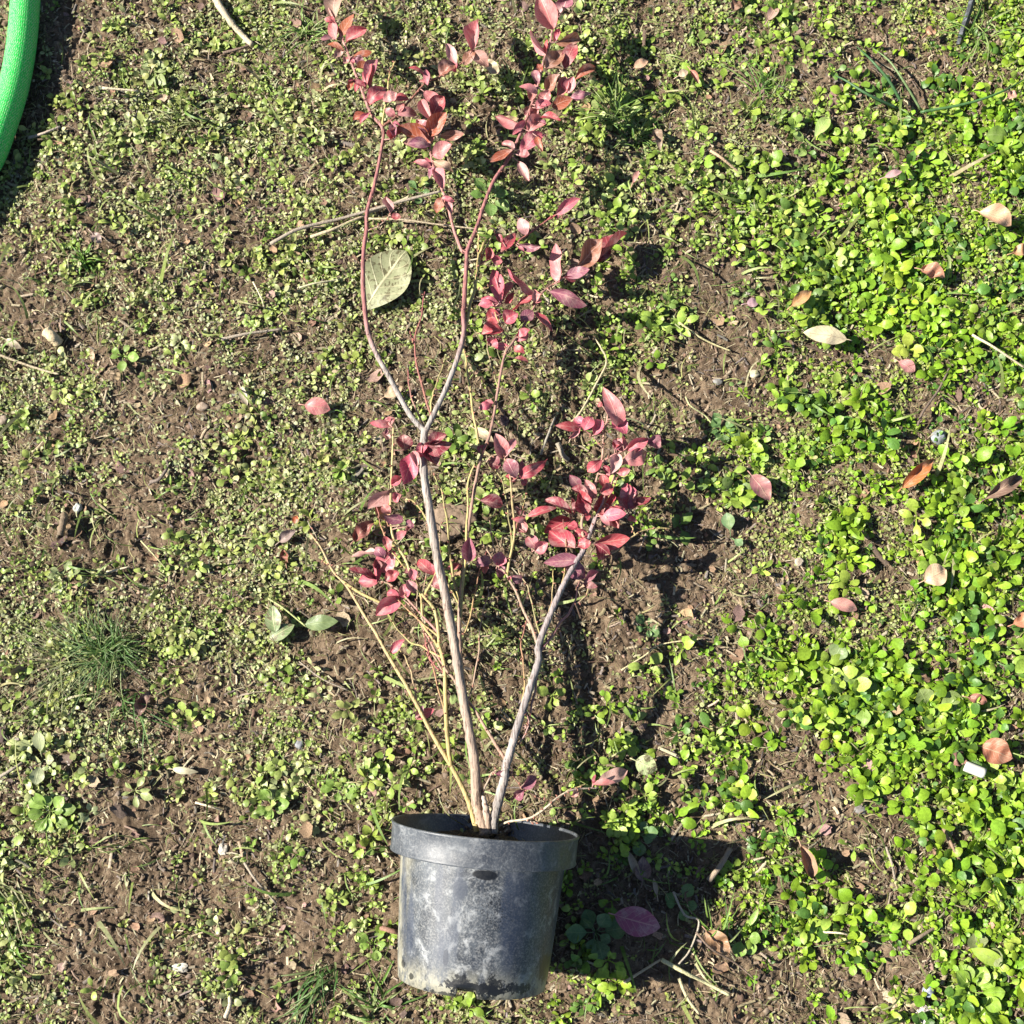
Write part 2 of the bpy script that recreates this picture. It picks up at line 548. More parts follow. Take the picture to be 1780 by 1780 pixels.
# tiny round leaved cover, in small sprigs
x, y = scatter(int(14000 * AREA))
d = sample(MM, x, y)
keep = rng.random(len(x)) < np.clip((d - 1.3) / 6.0, 0, 1) ** 1.7 * (.04 + 2.3 * np.clip(vn(x, y, .045, 47) * 2.3 - .85, 0, 1))
x, y = x[keep], y[keep]
k = 5
cx = np.repeat(x, k) + rng.normal(0, .0042, len(x) * k); cy = np.repeat(y, k) + rng.normal(0, .0042, len(x) * k)
n = len(cx)
T = [poly_leaf(7, a, cu) for a in (.95, .75, .55) for cu in (.12, -.1)]
L = rng.uniform(.0024, .0060, n) * np.repeat(rng.uniform(.75, 1.3, n // k), k)
rt = rightness(cx, cy)
cl = pick([(.36, .37, .18), (.30, .33, .13), (.42, .42, .25), (.24, .27, .09)], n, .14)
cr = pick([(.29, .35, .08), (.34, .38, .12), (.24, .30, .06), (.38, .40, .17)], n, .14)
c = cl * (1 - rt[:, None]) + cr * rt[:, None]
instances('tiny_weed_cover', T, rng.integers(0, len(T), n), np.stack([cx, cy, gz(cx, cy) + rng.uniform(.001, .0065, n)], 1),
          rng.uniform(0, 6.3, n), rng.normal(0, .38, n), rng.normal(0, .38, n), np.stack([L, L, L], 1), c, M_tiny)

# round leaved weeds: rosettes of spoon shaped leaves
def rosettes(name, dens, grow, seed_noise, lo, hi):
    x, y = scatter(int(dens * AREA))
    d = sample(GM, x, y)
    cl = vn(x, y, .075, seed_noise) * .6 + vn(x, y, .03, seed_noise + 1) * .4
    rt = rightness(x, y)
    keep = rng.random(len(x)) < np.clip((d - .25) / 8.5, 0, 1) ** (1.9 - .8 * (1 - rt)) * (.10 + 2.4 * np.clip(cl * 2.4 - .95 + d * .035, 0, 1)) * (1 + (.0 + .45 * (seed_noise > 55)) * (1 - rt))
    x, y = x[keep], y[keep]
    px, py = to_px(x, y)
    nl = rng.integers(3, 8, len(x))
    rep = np.repeat(np.arange(len(x)), nl); n = len(rep)
    first = np.concatenate([[0], np.cumsum(nl)[:-1]])
    kth = np.arange(n) - first[rep]
    yaw = rng.uniform(0, 6.3, len(x))[rep] + kth * 2.4 + rng.normal(0, .3, n)
    rt = rightness(x, y)
    size = ((lo + (hi - lo) * rng.beta(1.5, 2.2, len(x)) * 1.25) * (.78 + .40 * rt) * (1 + .12 * np.clip((py - 900) / 900, -1, 1)))[rep]
    L = size * rng.uniform(.6, 1.12, n)
    T = [spoon(p, w, cu, dr, 0) for p in (.30, .45) for w in (.38, .48, .56) for cu, dr in ((.35, .15), (-.25, .35), (.1, .05))]
    pal_l = pick([(.33, .37, .13), (.27, .33, .08), (.38, .41, .19), (.19, .27, .055), (.30, .37, .10)], len(x), .12)[rep]
    pal_r = pick([(.20, .34, .024), (.25, .38, .030), (.15, .28, .020), (.28, .40, .060), (.08, .17, .03), (.22, .36, .030)], len(x), .12)[rep]
    rr = rt[rep][:, None]
    c = (pal_l * (1 - rr) + pal_r * rr) * (1 + rng.normal(0, .10, (n, 1)))
    z = gz(x, y)[rep] + rng.uniform(0, .003, n)
    instances(name, T, rng.integers(0, len(T), n), np.stack([x[rep], y[rep], z], 1), yaw,
              rng.uniform(-.10, .85, n), rng.normal(0, .42, n), np.stack([L, L, L], 1), c, M_leafcover)
rosettes('round_leaved_weeds', 3900, 1, 51, .013, .026)
rosettes('seedling_weeds', 8500, 1, 61, .008, .014)

# thin short grass growing loosely everywhere
x, y = scatter(int(2600 * AREA))
keep = rng.random(len(x)) < (.25 + .9 * np.clip(vn(x, y, .12, 71) * 2 - .8, 0, 1))
x, y = x[keep], y[keep]; n = len(x)
def gblade(b, l, w=.03):
    V = []
    for k in range(6):
        t = k / 5; ww = w * (1 - t) ** .6 + .004
        for q in (-1, 1): V.append((t, b * t * t + q * ww, l * math.sin(math.pi * .8 * t) + abs(q) * .3 * ww))
    return np.array(V), gridtri(5, 1)
T = [gblade(b, l, w) for b in (.3, -.25, .05) for l in (.2, .45) for w in (.022, .04)]
L = rng.gamma(3.0, .008, n).clip(.008, .07)
c = pick([(.20, .27, .07), (.26, .31, .10), (.14, .22, .05), (.34, .33, .17)], n, .15)
instances('sparse_grass', T, rng.integers(0, len(T), n), np.stack([x, y, gz(x, y)], 1), rng.uniform(0, 6.3, n),
          rng.uniform(0, .4, n), rng.normal(0, .4, n), np.stack([L, L, L], 1), c, M_grass)

# ------------------------------------------------------------------ grass tufts and single weeds (things)
def gp(px, py, dz=0.0):
    p = P(px, py, 0.0); q = P(px, py, float(gz(p[0], p[1])) + dz)
    return q

def grass_tuft(px, py, spread, length, nb, col, label, lean=(0, 0), wid=.0012, cat='grass tuft', group='grass tufts', arch=.5, fan=6.3, fan0=0.):
    o0 = gp(px, py); mb = MB(); rr = np.random.default_rng(abs(int(px * 7 + py)))
    for i in range(nb):
        a = fan0 + rr.uniform(-.5, .5) * fan; L = length * rr.uniform(.5, 1.1)
        r0 = spread * math.sqrt(rr.random()) * .35; a0 = rr.uniform(0, 6.3)
        b = np.array([r0 * math.cos(a0), r0 * math.sin(a0), -.002])
        dx = np.array([math.cos(a) + lean[0], math.sin(a) + lean[1], 0]) * spread * rr.uniform(.4, 1.1)
        el = arch * rr.uniform(.5, 1.2)
        side = np.array([-dx[1], dx[0], 0]) * rr.normal(0, .25)
        pts = catmull([b, b + dx * .3 + np.array([0, 0, L * el * .6]), b + dx * .7 + side * .5 + np.array([0, 0, L * el * .75]),
                       b + dx * 1.15 + side + np.array([0, 0, L * el * rr.uniform(.1, .6)])], 4)
        T = np.gradient(pts, axis=0); S = np.cross(T, [0, 0, 1]); S /= np.linalg.norm(S, axis=1)[:, None] + 1e-9
        w = wid * rr.uniform(.6, 1.3) * (1 - np.linspace(0, 1, len(pts)) ** 2 * .85)
        tw = rr.uniform(-.6, .6); nn = np.array([0, 0, 1.0])
        V = []
        for k in range(len(pts)):
            s_ = S[k] * math.cos(tw) + nn * math.sin(tw)
            V += [pts[k] - s_ * w[k], pts[k] - nn * w[k] * .5, pts[k] + s_ * w[k]]
        F = []
        for k in range(len(pts) - 1):
            for j in range(2):
                q = 3 * k + j; F.append((q, q + 1, q + 4, q + 3))
        c = np.array(col[rr.integers(0, len(col))]) * rr.uniform(.75, 1.2)
        mb.add(V, F, c)
    o = mb.build('grass_tuft', M_grass); o.location = o0.tolist()
    return tag(o, label, cat, group)

GD = [(.07, .15, .035), (.10, .19, .05), (.14, .22, .07), (.20, .25, .10)]
GB = [(.16, .28, .05), (.20, .31, .07), (.12, .23, .05), (.26, .32, .12)]
GO = [(.24, .25, .12), (.30, .29, .16), (.20, .23, .08), (.17, .20, .06)]
grass_tuft(195, 1130, .062, .07, 190, GD, 'dense dark green grass tuft, the largest one, left of the shrub', (-.3, -.1), .0007)
grass_tuft(120, 1150, .080, .05, 90, GO, 'pale straw coloured grass tuft beside the large dark green tuft', (-.2, 0), .0008)
grass_tuft(225, 1215, .045, .06, 22, GD, 'thin green blades above a dark dead stalk, below the large tuft', (.2, -1.0), .0012)
grass_tuft(1075, 210, .055, .06, 75, GB, 'bright green wispy grass tuft right of the upper red leaves', (-.2, .4), .0009)
grass_tuft(1110, 245, .045, .05, 45, GB, 'smaller green grass tuft against a brown leaf, upper middle', (.2, .1), .0009)
grass_tuft(0, 1525, .050, .05, 26, GO, 'flattened straw pale grass tuft at the left edge of the ground', (.1, -.6), .0016)
grass_tuft(570, 1690, .050, .06, 30, GD, 'yellow green grass tuft left of the pot base', (-.7, -.9), .0013)
grass_tuft(315, 215, .040, .05, 45, GO, 'olive grass tuft on the upper left ground', (.0, .2), .0009)
grass_tuft(15, 1645, .040, .05, 14, GB, 'sparse green grass tuft near the lower left corner', (.6, .2), .0016)
grass_tuft(1740, 1530, .060, .06, 24, GB, 'fresh green grass tuft among round leaves at the lower right edge', (-.2, .4), .0012)
grass_tuft(1245, 1640, .040, .05, 12, GB, 'few green blades beside the crumpled brown leaf right of the pot', (.1, .5), .0013)
grass_tuft(1330, 165, .050, .05, 36, GB, 'loose light green grass tuft in the upper right', (-.2, .3), .001)
grass_tuft(150, 455, .022, .04, 34, [(.16, .30, .05), (.13, .25, .04)], 'compact bright green sprig on bare soil, left side', (0, 0), .0018, arch=.5)
grass_tuft(1640, 440, .05, .06, 14, GB, 'broad green blades lying over the round leaves, upper right', (-.3, -.1), .0020)
grass_tuft(650, 1750, .05, .05, 26, GB, 'light green grass sprig just below the pot base', (.2, .3), .0016)
grass_tuft(1350, 525, .06, .05, 16, GO, 'thin blades fanning out beside the orange brown leaf', (.1, -.1), .0009)
grass_tuft(545, 60, .05, .05, 40, GB, 'green grass tuft left of the tallest red branch tip', (0, .1), .0011)
grass_tuft(1700, 60, .06, .06, 30, GB, 'tall green blades beside the black rod', (.2, .1), .0012)

# long onion-like leaves lying over the weeds
def long_leaf(pts, w, col, label, cat='leaf blade', zz=.03, name='long_leaf_blade'):
    q = [gp(a, b, zz * math.sin(math.pi * min(1, .15 + .8 * i / (len(pts) - 1))) + .004) for i, (a, b) in enumerate(pts)]
    c = catmull(q, 8); t = np.linspace(0, 1, len(c))
    V, F, U = tube(c, w * .5 * (1 - t ** 3 * .85), 8)
    V[:, 2] = V[:, 2]
    o = mk(name, V, F, M_grass, None, col, U, True, c[0])
    return tag(o, label, cat, 'long narrow leaves in the upper right' if cat == 'leaf blade' else None)
long_leaf([(1560, 188), (1510, 165), (1470, 140), (1448, 130)], .004, (.08, .17, .07), 'left spreading dark green tubular leaf in the upper right')
long_leaf([(1568, 180), (1545, 140), (1515, 105), (1488, 80)], .0045, (.07, .16, .06), 'dark green tubular leaf pointing up, middle of the fan')
long_leaf([(1600, 190), (1570, 140), (1545, 105), (1515, 82)], .0035, (.20, .29, .12), 'pale green narrow leaf curving over the round weeds')
long_leaf([(1600, 195), (1680, 180), (1740, 160), (1795, 130)], .0042, (.08, .18, .06), 'long dark green tubular leaf reaching the right edge')

def weed(px, py, leaves, label, col, size=.03, wide=.5, group='larger single weeds', name='leafy_weed', pitch=(.1, .5), m=None):
    """one larger weed: leaves = number or list of (angle deg, length m, width m)"""
    o0 = gp(px, py); rt = empty(name, o0); rr = np.random.default_rng(abs(int(px + 13 * py)))
    if isinstance(leaves, int):
        leaves = [(i * 137.5 + rr.uniform(-15, 15), size * rr.uniform(.6, 1.1), 0) for i in range(leaves)]
    for (a, L, w) in leaves:
        w = w or L * wide * rr.uniform(.85, 1.1); a = R(a); p = rr.uniform(*pitch)
        dv = np.array([math.cos(a) * math.cos(p), math.sin(a) * math.cos(p), math.sin(p)])
        b = dv * L * .3 + np.array([0, 0, .003]); t = b + dv * L * .75; t[2] *= .8
        V, F, U = blade(b, t, w, rr.normal(0, .3), .08, .25, 0, 1.25, wav=.05, seed=int(a * 100))
        c = np.array(col) * rr.uniform(.8, 1.2)
        mb = MB(); mb.add(V, F, c, U)
        V2, F2, U2 = tube(catmull([np.array([0, 0, -.002]), b * .5 + np.array([0, 0, .002]), b + dv * .002], 3), .0006, 5)
        mb.add(V2, F2, c * 1.1)
        mb.build('leaf', m or M_weedleaf, rt)
    return tag(rt, label, 'weed', group)
M_weedleaf = leaf_mat('broad_weed_leaf', .25, (.34, .42, .16), .35, (.30, .34, .16), .35)
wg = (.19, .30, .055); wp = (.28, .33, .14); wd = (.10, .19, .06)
weed(268, 128, 9, 'cluster of pale grey green leaves in the upper left', wp, .030, .5)
weed(1405, 255, [(55, .050, .020), (150, .03, .016), (350, .03, .016), (230, .03, .014)], 'weed with one long upright pale green leaf, upper right', (.26, .36, .10))
weed(1765, 240, [(180, .045, .026), (60, .03, .02), (280, .03, .02)], 'broad leaved weed touching the right edge, upper right', wg)
weed(1460, 1220, [(200, .046, .034), (95, .04, .03), (330, .03, .024), (150, .03, .02)], 'weed with large darker mottled round leaves, right side', (.17, .24, .07))
weed(1615, 1235, [(20, .045, .035), (120, .035, .028), (260, .03, .02)], 'weed with a big pale round leaf near the reddish brown leaf', (.22, .29, .09))
weed(1500, 1215, 7, 'leafy bright green weed between two big leaved weeds', wg, .036, .55)
weed(1440, 1160, [(60, .035, .028), (300, .034, .026), (170, .02, .015)], 'pair of bluish green mottled leaves, lower right', (.16, .23, .09))
weed(1690, 1725, 12, 'bright rosette of round leaves in the lower right corner', (.22, .36, .04), .044, .62)
weed(1775, 1690, [(155, .075, .020), (60, .04, .015)], 'weed with a long yellow green pointed leaf at the lower right edge', (.29, .40, .06))
weed(1700, 1665, [(100, .034, .028), (10, .03, .025), (215, .025, .02)], 'weed with dusty olive round leaves above the corner rosette', (.18, .21, .08))
weed(75, 1320, [(90, .042, .018), (265, .034, .02), (0, .02, .014)], 'woolly pale grey green weed near the left edge', (.34, .37, .21), pitch=(.4, .8))
weed(90, 1410, 10, 'green rosette of round leaves on the lower left', wg, .032, .55)
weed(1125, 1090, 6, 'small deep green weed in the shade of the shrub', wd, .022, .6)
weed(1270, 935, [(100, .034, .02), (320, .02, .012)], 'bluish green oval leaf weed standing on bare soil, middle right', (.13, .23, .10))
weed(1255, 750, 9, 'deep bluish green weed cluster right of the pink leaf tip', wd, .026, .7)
weed(1300, 860, 7, 'bluish green weed beside the dusty pink fallen leaf', wd, .028, .6)
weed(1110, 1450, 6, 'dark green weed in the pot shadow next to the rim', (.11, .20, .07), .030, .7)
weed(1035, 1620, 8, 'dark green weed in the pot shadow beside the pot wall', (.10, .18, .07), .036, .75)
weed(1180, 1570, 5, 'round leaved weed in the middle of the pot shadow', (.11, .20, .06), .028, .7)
weed(650, 1640, 5, 'small green weed left of the pot', wg, .026, .6)
weed(235, 1375, 6, 'star shaped pale weed on bare soil, lower left', (.30, .35, .13), .026, .4)
weed(475, 1400, 9, 'green weed cluster left of the pot rim', wg, .028, .6)
weed(590, 1370, 6, 'green weed on bare soil between left cluster and stems', wg, .024, .6)
weed(730, 335, 5, 'deep green weed under the upper branches', wd, .025, .6)
weed(850, 345, 9, 'deep green leafy weed between the two tall red branches', (.13, .24, .05), .032, .6)
weed(1290, 1625, [(250, .028, .02), (300, .026, .018), (350, .024, .016), (60, .04, .008)], 'three bright leaves at the edge of the pot shadow', (.21, .34, .06))
weed(1060, 175, 6, 'yellow green broad leaf weed in the upper middle', (.26, .37, .07), .034, .55)
weed(215, 620, 6, 'upright pale green weed on the left', wg, .026, .6)
weed(110, 1000, 5, 'small grey green weed on bare soil, left', wp, .026, .55)
weed(1125, 1325, [(60, .004, .003)] * 2, 'tiny sprout beside the pale oval leaf', wd, .01, .6)

# ------------------------------------------------------------------ fallen leaves
def fallen(bx, by, tx, ty, w, col, label, m=None, z=.011, arc=.10, fold=.3, wav=.05, shape=.85, roll=0., zt=None, stalk=True,
           name='fallen_leaf', cat='leaf', group=None, twist=0.):
    B = gp(bx, by, z); T = gp(tx, ty, z if zt is None else zt)
    k = .79e-3 * math.sqrt(1) * 1.0
    V, F, U = blade(B, T, w * .8e-3, roll, arc, fold, twist, shape, 14, 8, wav, int(bx + by))
    # small real thickness
    mb = MB(); mb.add(V, F, col, U)
    V2, F2, U2 = blade(B - [0, 0, .0005], T - [0, 0, .0005], w * .8e-3, roll, arc, fold, twist, shape, 14, 8, wav, int(bx + by))
    mb.add(V2, [f[::-1] for f in F2], np.array(col) * .85, U2)
    if stalk:
        d = (T - B) / np.linalg.norm(T - B); s = B - d * .008 + np.array([0, 0, -.002])
        Vs, Fs, Us = tube(catmull([s, (s + B) / 2 + [0, 0, .001], B + d * .004], 3), .0007, 6)
        mb.add(Vs, Fs, np.array(col) * 1.2)
    o = mb.build(name, m or M_fallen, None, (B + T) / 2)
    return tag(o, label, cat, group or 'single fallen leaves')
PK = (.42, .15, .15); TAN = (.42, .28, .17); ORG = (.38, .13, .045); BRN = (.20, .10, .06)
fallen(632, 540, 706, 436, 88, (.22, .23, .125), 'large mottled olive leaf with a pale midrib behind the left red branch', M_mottled, .016, .06, .12, .03, 1.15)
fallen(529, 704, 574, 712, 33, PK, 'small oval pink leaf lying on soil left of the branch fork', z=.016, arc=.12, shape=1.0)
fallen(1068, 1590, 1148, 1612, 47, (.36, .10, .16), 'large magenta pink leaf with pale veins lying in the pot shadow', M_red, .026, .08, .15, .02, .95)
fallen(1568, 848, 1622, 798, 26, ORG, 'bright orange brown leaf folded on the weeds, right side', z=.02, arc=.12, fold=.8, wav=.12, shape=.7)
fallen(1712, 868, 1775, 828, 26, (.16, .10, .075), 'curled dark brown ribbed leaf near the right edge', z=.022, arc=.15, fold=1.0, wav=.25)
fallen(1605, 1010, 1645, 990, 40, (.47, .33, .21), 'round beige leaf on green weeds, right side', z=.022, arc=.12, fold=.3, wav=.1, shape=1.0)
fallen(1443, 1046, 1490, 1060, 24, (.40, .20, .17), 'dusty pink curled leaf half in shade, lower right', z=.016, arc=.15, fold=.5)
fallen(1306, 826, 1338, 870, 34, (.30, .13, .13), 'dusty dark pink leaf with eaten edge beside bluish weeds', z=.018, arc=.1, fold=.35, wav=.1)
fallen(1562, 628, 1590, 646, 24, (.44, .19, .18), 'small square ended pink leaf on soil, upper right', z=.014, shape=1.1)
fallen(1376, 532, 1410, 506, 22, (.40, .22, .09), 'small orange brown leaf between green weeds', z=.024, fold=.5)
fallen(1472, 590, 1396, 578, 34, (.62, .54, .34), 'cream white pointed leaf, the palest fallen leaf', z=.028, arc=.06, fold=.2, wav=.06, shape=.95)
fallen(1702, 368, 1758, 392, 40, (.50, .31, .19), 'tan leaf with a curled rim lying on dense weeds, far upper right', z=.030, arc=.16, fold=.6, wav=.1, shape=1.0)
fallen(1600, 468, 1642, 482, 30, (.36, .17, .11), 'crumpled russet leaf buried in weeds, upper right', z=.030, fold=.7, wav=.25)
fallen(1762, 1085, 1800, 1070, 26, (.36, .15, .08), 'russet leaf cut by the right edge of view', z=.02, wav=.15)
fallen(1706, 1298, 1760, 1318, 46, (.30, .12, .07), 'large angular reddish brown leaf beside the white plug', z=.020, arc=.1, fold=.5, wav=.2, shape=.75)
fallen(1648, 1325, 1678, 1312, 26, (.22, .11, .09), 'dark curled brown leaf left of the white plug', z=.014, fold=.9, wav=.3)
fallen(1682, 1212, 1716, 1220, 20, (.26, .11, .08), 'small dark red brown leaf above the large angular leaf', z=.014, fold=.7, wav=.2)
fallen(1392, 1470, 1412, 1528, 26, (.33, .19, .12), 'rolled tan brown leaf standing among round weeds, lower right', z=.026, arc=.1, fold=1.6, wav=.2)
fallen(1228, 1618, 1266, 1660, 38, (.26, .15, .08), 'crumpled brown leaf at the edge of the pot shadow', z=.012, fold=.5, wav=.3)
fallen(1092, 1480, 1112, 1530, 14, (.38, .30, .20), 'narrow tan leaf scrap in the pot shadow', z=.010, fold=.6)
fallen(1116, 1532, 1118, 1488, 28, (.18, .11, .10), 'small dark brown leaf in the pot shadow', z=.010, fold=.5, wav=.1)
fallen(1142, 1556, 1136, 1526, 8, (.36, .28, .19), 'thin pale leaf sliver in the pot shadow', z=.008)
fallen(1105, 1322, 1142, 1338, 34, (.30, .36, .17), 'pale green oval leaf speckled with dirt, right of the low twig', M_mottled, .020, .1, .2)
fallen(497, 980, 492, 955, 16, (.26, .10, .07), 'tiny crumpled red brown leaf left of the shrub', z=.010, fold=.9, wav=.4)
fallen(486, 942, 514, 922, 20, (.20, .15, .14), 'grey brown curled leaf scrap above the crumpled red one', z=.014, fold=.8)
fallen(512, 910, 516, 896, 12, (.33, .08, .03), 'very small bright rust red leaf', z=.010, stalk=False)
fallen(615, 940, 650, 905, 26, (.20, .07, .06), 'dark maroon crumpled leaf under the left red leaves', z=.015, fold=.8, wav=.3)
fallen(672, 905, 660, 862, 30, (.34, .14, .07), 'rusty brown leaf behind the left leaf cluster', z=.020, fold=.6, wav=.2)
fallen(240, 1245, 262, 1200, 22, (.12, .07, .06), 'dark dead leaf at the foot of the large grass tuft', z=.015, fold=1.0, wav=.3)
fallen(825, 745, 858, 768, 18, (.50, .40, .26), 'cream leaf scrap under the middle stem', z=.015, fold=.4)
fallen(842, 108, 868, 130, 24, (.45, .38, .24), 'pale tan leaf scrap right of the upper pink leaf', z=.020, wav=.2)
fallen(866, 218, 902, 206, 18, (.40, .28, .16), 'tan leaf scrap between the two tall branches', z=.015, wav=.1)
fallen(1102, 118, 1126, 106, 18, (.46, .29, .19), 'small peach coloured leaf in the upper middle', z=.020)
fallen(1180, 132, 1196, 124, 16, (.42, .32, .22), 'small tan leaf beside a red scrap, upper middle', z=.018)
fallen(1200, 122, 1214, 146, 12, (.30, .11, .08), 'small red curled leaf scrap, upper middle', z=.018, fold=.9)
fallen(1138, 222, 1148, 262, 18, (.17, .12, .085), 'dark brown wrinkled leaf beside the wispy tuft', z=.020, fold=.8, wav=.3)
fallen(1100, 318, 1110, 296, 10, (.42, .20, .17), 'tiny pink leaf point poking up between weeds', z=.022)
fallen(1298, 528, 1318, 526, 18, (.38, .24, .27), 'small lilac pink leaf on bare soil', z=.012)
fallen(1538, 308, 1568, 298, 14, (.36, .22, .22), 'small dusty pink leaf deep in the upper right weeds', z=.034)
fallen(1335, 35, 1352, 8, 20, (.34, .22, .17), 'brown leaf near the top edge, right half', z=.014)
fallen(1270, 14, 1290, 6, 24, (.15, .08, .05), 'very dark brown leaf at the top edge', z=.012, wav=.2)
fallen(1610, 60, 1625, 50, 20, (.30, .16, .09), 'brown leaf scrap left of the black rod', z=.02, wav=.2)
fallen(1752, 170, 1768, 160, 16, (.34, .18, .14), 'pinkish brown leaf scrap at the upper right edge', z=.03, wav=.2)
fallen(1760, 440, 1790, 432, 22, (.38, .20, .10), 'orange brown leaf at the right edge, upper half', z=.025, wav=.2)
fallen(668, 690, 700, 672, 22, (.42, .30, .19), 'tan leaf scrap left of the branch fork', z=.012, wav=.1)
fallen(300, 1337, 345, 1342, 12, (.46, .42, .27), 'narrow cream leaf on the lower left ground', z=.012, arc=.2)
fallen(10, 590, 38, 606, 14, (.40, .34, .24), 'pale dry leaf scrap at the left edge', z=.012)
fallen(160, 405, 176, 422, 18, (.34, .25, .22), 'greyish pink leaf scrap next to the compact bright sprig', z=.014, wav=.2)
fallen(418, 672, 430, 705, 14, (.36, .31, .22), 'long pale leaf scrap on bare soil', z=.012)

# broken green sprig with three leaves
sp = empty('green_leaf_sprig', gp(510, 1075)); o0 = np.array(sp.location)
for (bx, by, tx, ty, w) in ((478, 1100, 474, 1052, 30), (468, 1112, 512, 1086, 26), (530, 1086, 588, 1080, 28)):
    B = gp(bx, by, .014) - o0; T_ = gp(tx, ty, .018) - o0
    V, F, U = blade(B, T_, w * .8e-3, .15, .08, .2, 0, .9, 10, 6, .05, bx)
    mk('leaf', V, F, M_mottled if w != 28 else M_weedleaf, sp, (.14, .19, .08), U)
c = catmull([gp(462, 1038, .008) - o0, gp(490, 1055, .014) - o0, gp(515, 1075, .014) - o0, gp(533, 1090, .014) - o0], 5)
V, F, U = tube(c, .0012, 6)
mk('stalk', V, F, M_twig, sp, (.33, .36, .15), U)
tag(sp, 'broken sprig with three dark green leaves, left of the lower stems', 'leaf sprig')

# ------------------------------------------------------------------ dry stalks, twigs, wood pieces
def stick(pts, w, col, label, name='dry_stalk', cat='twig', z=.008, m=None, group='dry stalks and twigs on the ground', rough=.25, taper=.7):
    q = [gp(a, b, z + .004 * math.sin(i * 2.1)) for i, (a, b) in enumerate(pts)]
    c = catmull(q, 7); t = np.linspace(0, 1, len(c))
    V, F, U = tube(c, w * .4e-3 * (1 - (1 - taper) * t), 7, rough, int(pts[0][0]))
    o = mk(name, V, F, m or M_straw, None, col, U, True, c[0])
    return tag(o, label, cat, group)
ST = (.40, .33, .22); SG = (.27, .23, .18); SB = (.14, .10, .075); SW = (.55, .47, .32)
stick([(470, 424), (520, 398), (600, 378), (690, 352), (775, 330)], 7, SG, 'long grey brown stalk crossing behind the upper branches', z=.018)
stick([(540, 412), (580, 398), (640, 372), (705, 345), (708, 342)], 6, ST, 'thinner tan stalk just below the long grey brown one', z=.014)
stick([(640, 380), (700, 382), (760, 390), (830, 398)], 4, ST, 'thin tan straw running right between the two tall branches', z=.016)
stick([(370, -10), (395, 30), (420, 60), (438, 78)], 14, (.42, .36, .25), 'thick pale split stalk at the top edge, left half', z=.014, rough=.5)
stick([(388, 92), (415, 85), (450, 72)], 6, SB, 'dark twig lying across the lower end of the split stalk')
stick([(-8, 614), (40, 632), (80, 645), (102, 650)], 5, ST, 'curved tan stalk at the left edge', z=.012)
stick([(50, 240), (75, 232), (105, 220)], 6, (.36, .30, .24), 'greyish bent twig near the hose', z=.010)
stick([(178, 153), (240, 158)], 5, SW, 'straight pale straw left of the grey green leaf cluster', z=.020)
stick([(1232, 1530), (1250, 1508), (1270, 1475)], 10, (.24, .19, .14), 'grey brown stick in the right part of the pot shadow', z=.012, taper=.9)
stick([(1084, 1708), (1110, 1692), (1148, 1668)], 5, ST, 'tan straw below the magenta leaf, left arm of an angle', z=.014)
stick([(1150, 1668), (1190, 1690), (1230, 1710), (1268, 1730)], 7, (.50, .47, .26), 'yellowish flat straw below the magenta leaf, right arm of an angle', z=.016)
stick([(1170, 1550), (1190, 1590), (1215, 1602), (1200, 1650), (1180, 1676)], 4, (.32, .28, .22), 'crooked thin stalk right of the magenta leaf', z=.014)
stick([(1210, 1620), (1235, 1648), (1275, 1672), (1310, 1700)], 4, SB, 'thin dark stalk over the crumpled brown leaf', z=.022)
stick([(1180, 1700), (1195, 1735), (1215, 1762)], 6, (.48, .42, .25), 'pale straw pointing down below the angled straws', z=.010)
stick([(1520, 1700), (1530, 1720), (1536, 1712)], 4, ST, 'tiny straw left of the pale wood chips', z=.010)
stick([(991, 736), (1010, 715), (1036, 668), (1054, 630), (1045, 605), (1033, 587)], 4, (.42, .36, .22), 'crooked thin tan stalk above the right red leaf cluster', z=.020)
stick([(1180, 560), (1215, 585), (1240, 598), (1270, 610)], 4, (.42, .38, .20), 'bent green tan stalk on bare soil, right of middle', z=.012)
stick([(1192, 690), (1200, 705), (1225, 722), (1236, 735)], 3, (.34, .36, .18), 'fine pale green stalk bent on bare soil', z=.010)
stick([(1080, 1165), (1120, 1140), (1150, 1120), (1222, 1110)], 3, (.48, .42, .24), 'fine pale straw right of the lower right stem', z=.012)
stick([(1690, 582), (1730, 605), (1782, 640)], 5, (.50, .42, .28), 'tan stalk reaching the right edge above the grey pebble', z=.035)
stick([(1235, 262), (1255, 275), (1285, 300)], 6, (.42, .30, .19), 'reddish tan twig at the edge of the dense weeds', z=.020)
stick([(385, 590), (430, 580), (490, 572)], 6, SG, 'grey tan stalk left of the mottled leaf', z=.012)
stick([(262, 838), (278, 832), (292, 810), (290, 800)], 7, (.15, .12, .10), 'dark hooked twig on bare soil', z=.010, taper=.6)
stick([(104, 930), (110, 908), (112, 895)], 13, (.16, .12, .08), 'short thick brown stub of wood on bare soil, left', z=.012, rough=.5, taper=1)
stick([(80, 575), (92, 586), (103, 596)], 20, (.52, .42, .26), 'short thick cut piece of pale stalk, left side', z=.010, rough=.2, taper=1)
stick([(185, 995), (225, 985)], 4, SW, 'short cream straw on bare soil, left', z=.010)
stick([(245, 940), (268, 965), (290, 990)], 3, (.40, .38, .20), 'fine curved green straw on bare soil, left', z=.010)
stick([(340, 1395), (365, 1402), (385, 1408)], 4, SW, 'short cream straw, lower left', z=.010)
stick([(0, 1350), (20, 1338), (40, 1325)], 6, SG, 'grey stick at the left edge beside the woolly weed', z=.012)
stick([(425, 1500), (445, 1530), (480, 1570)], 5, SG, 'grey brown twig, lower left of the pot', z=.010)
stick([(392, 1768), (400, 1745), (398, 1725)], 8, (.40, .35, .27), 'pale grey stub at the bottom edge', z=.010)
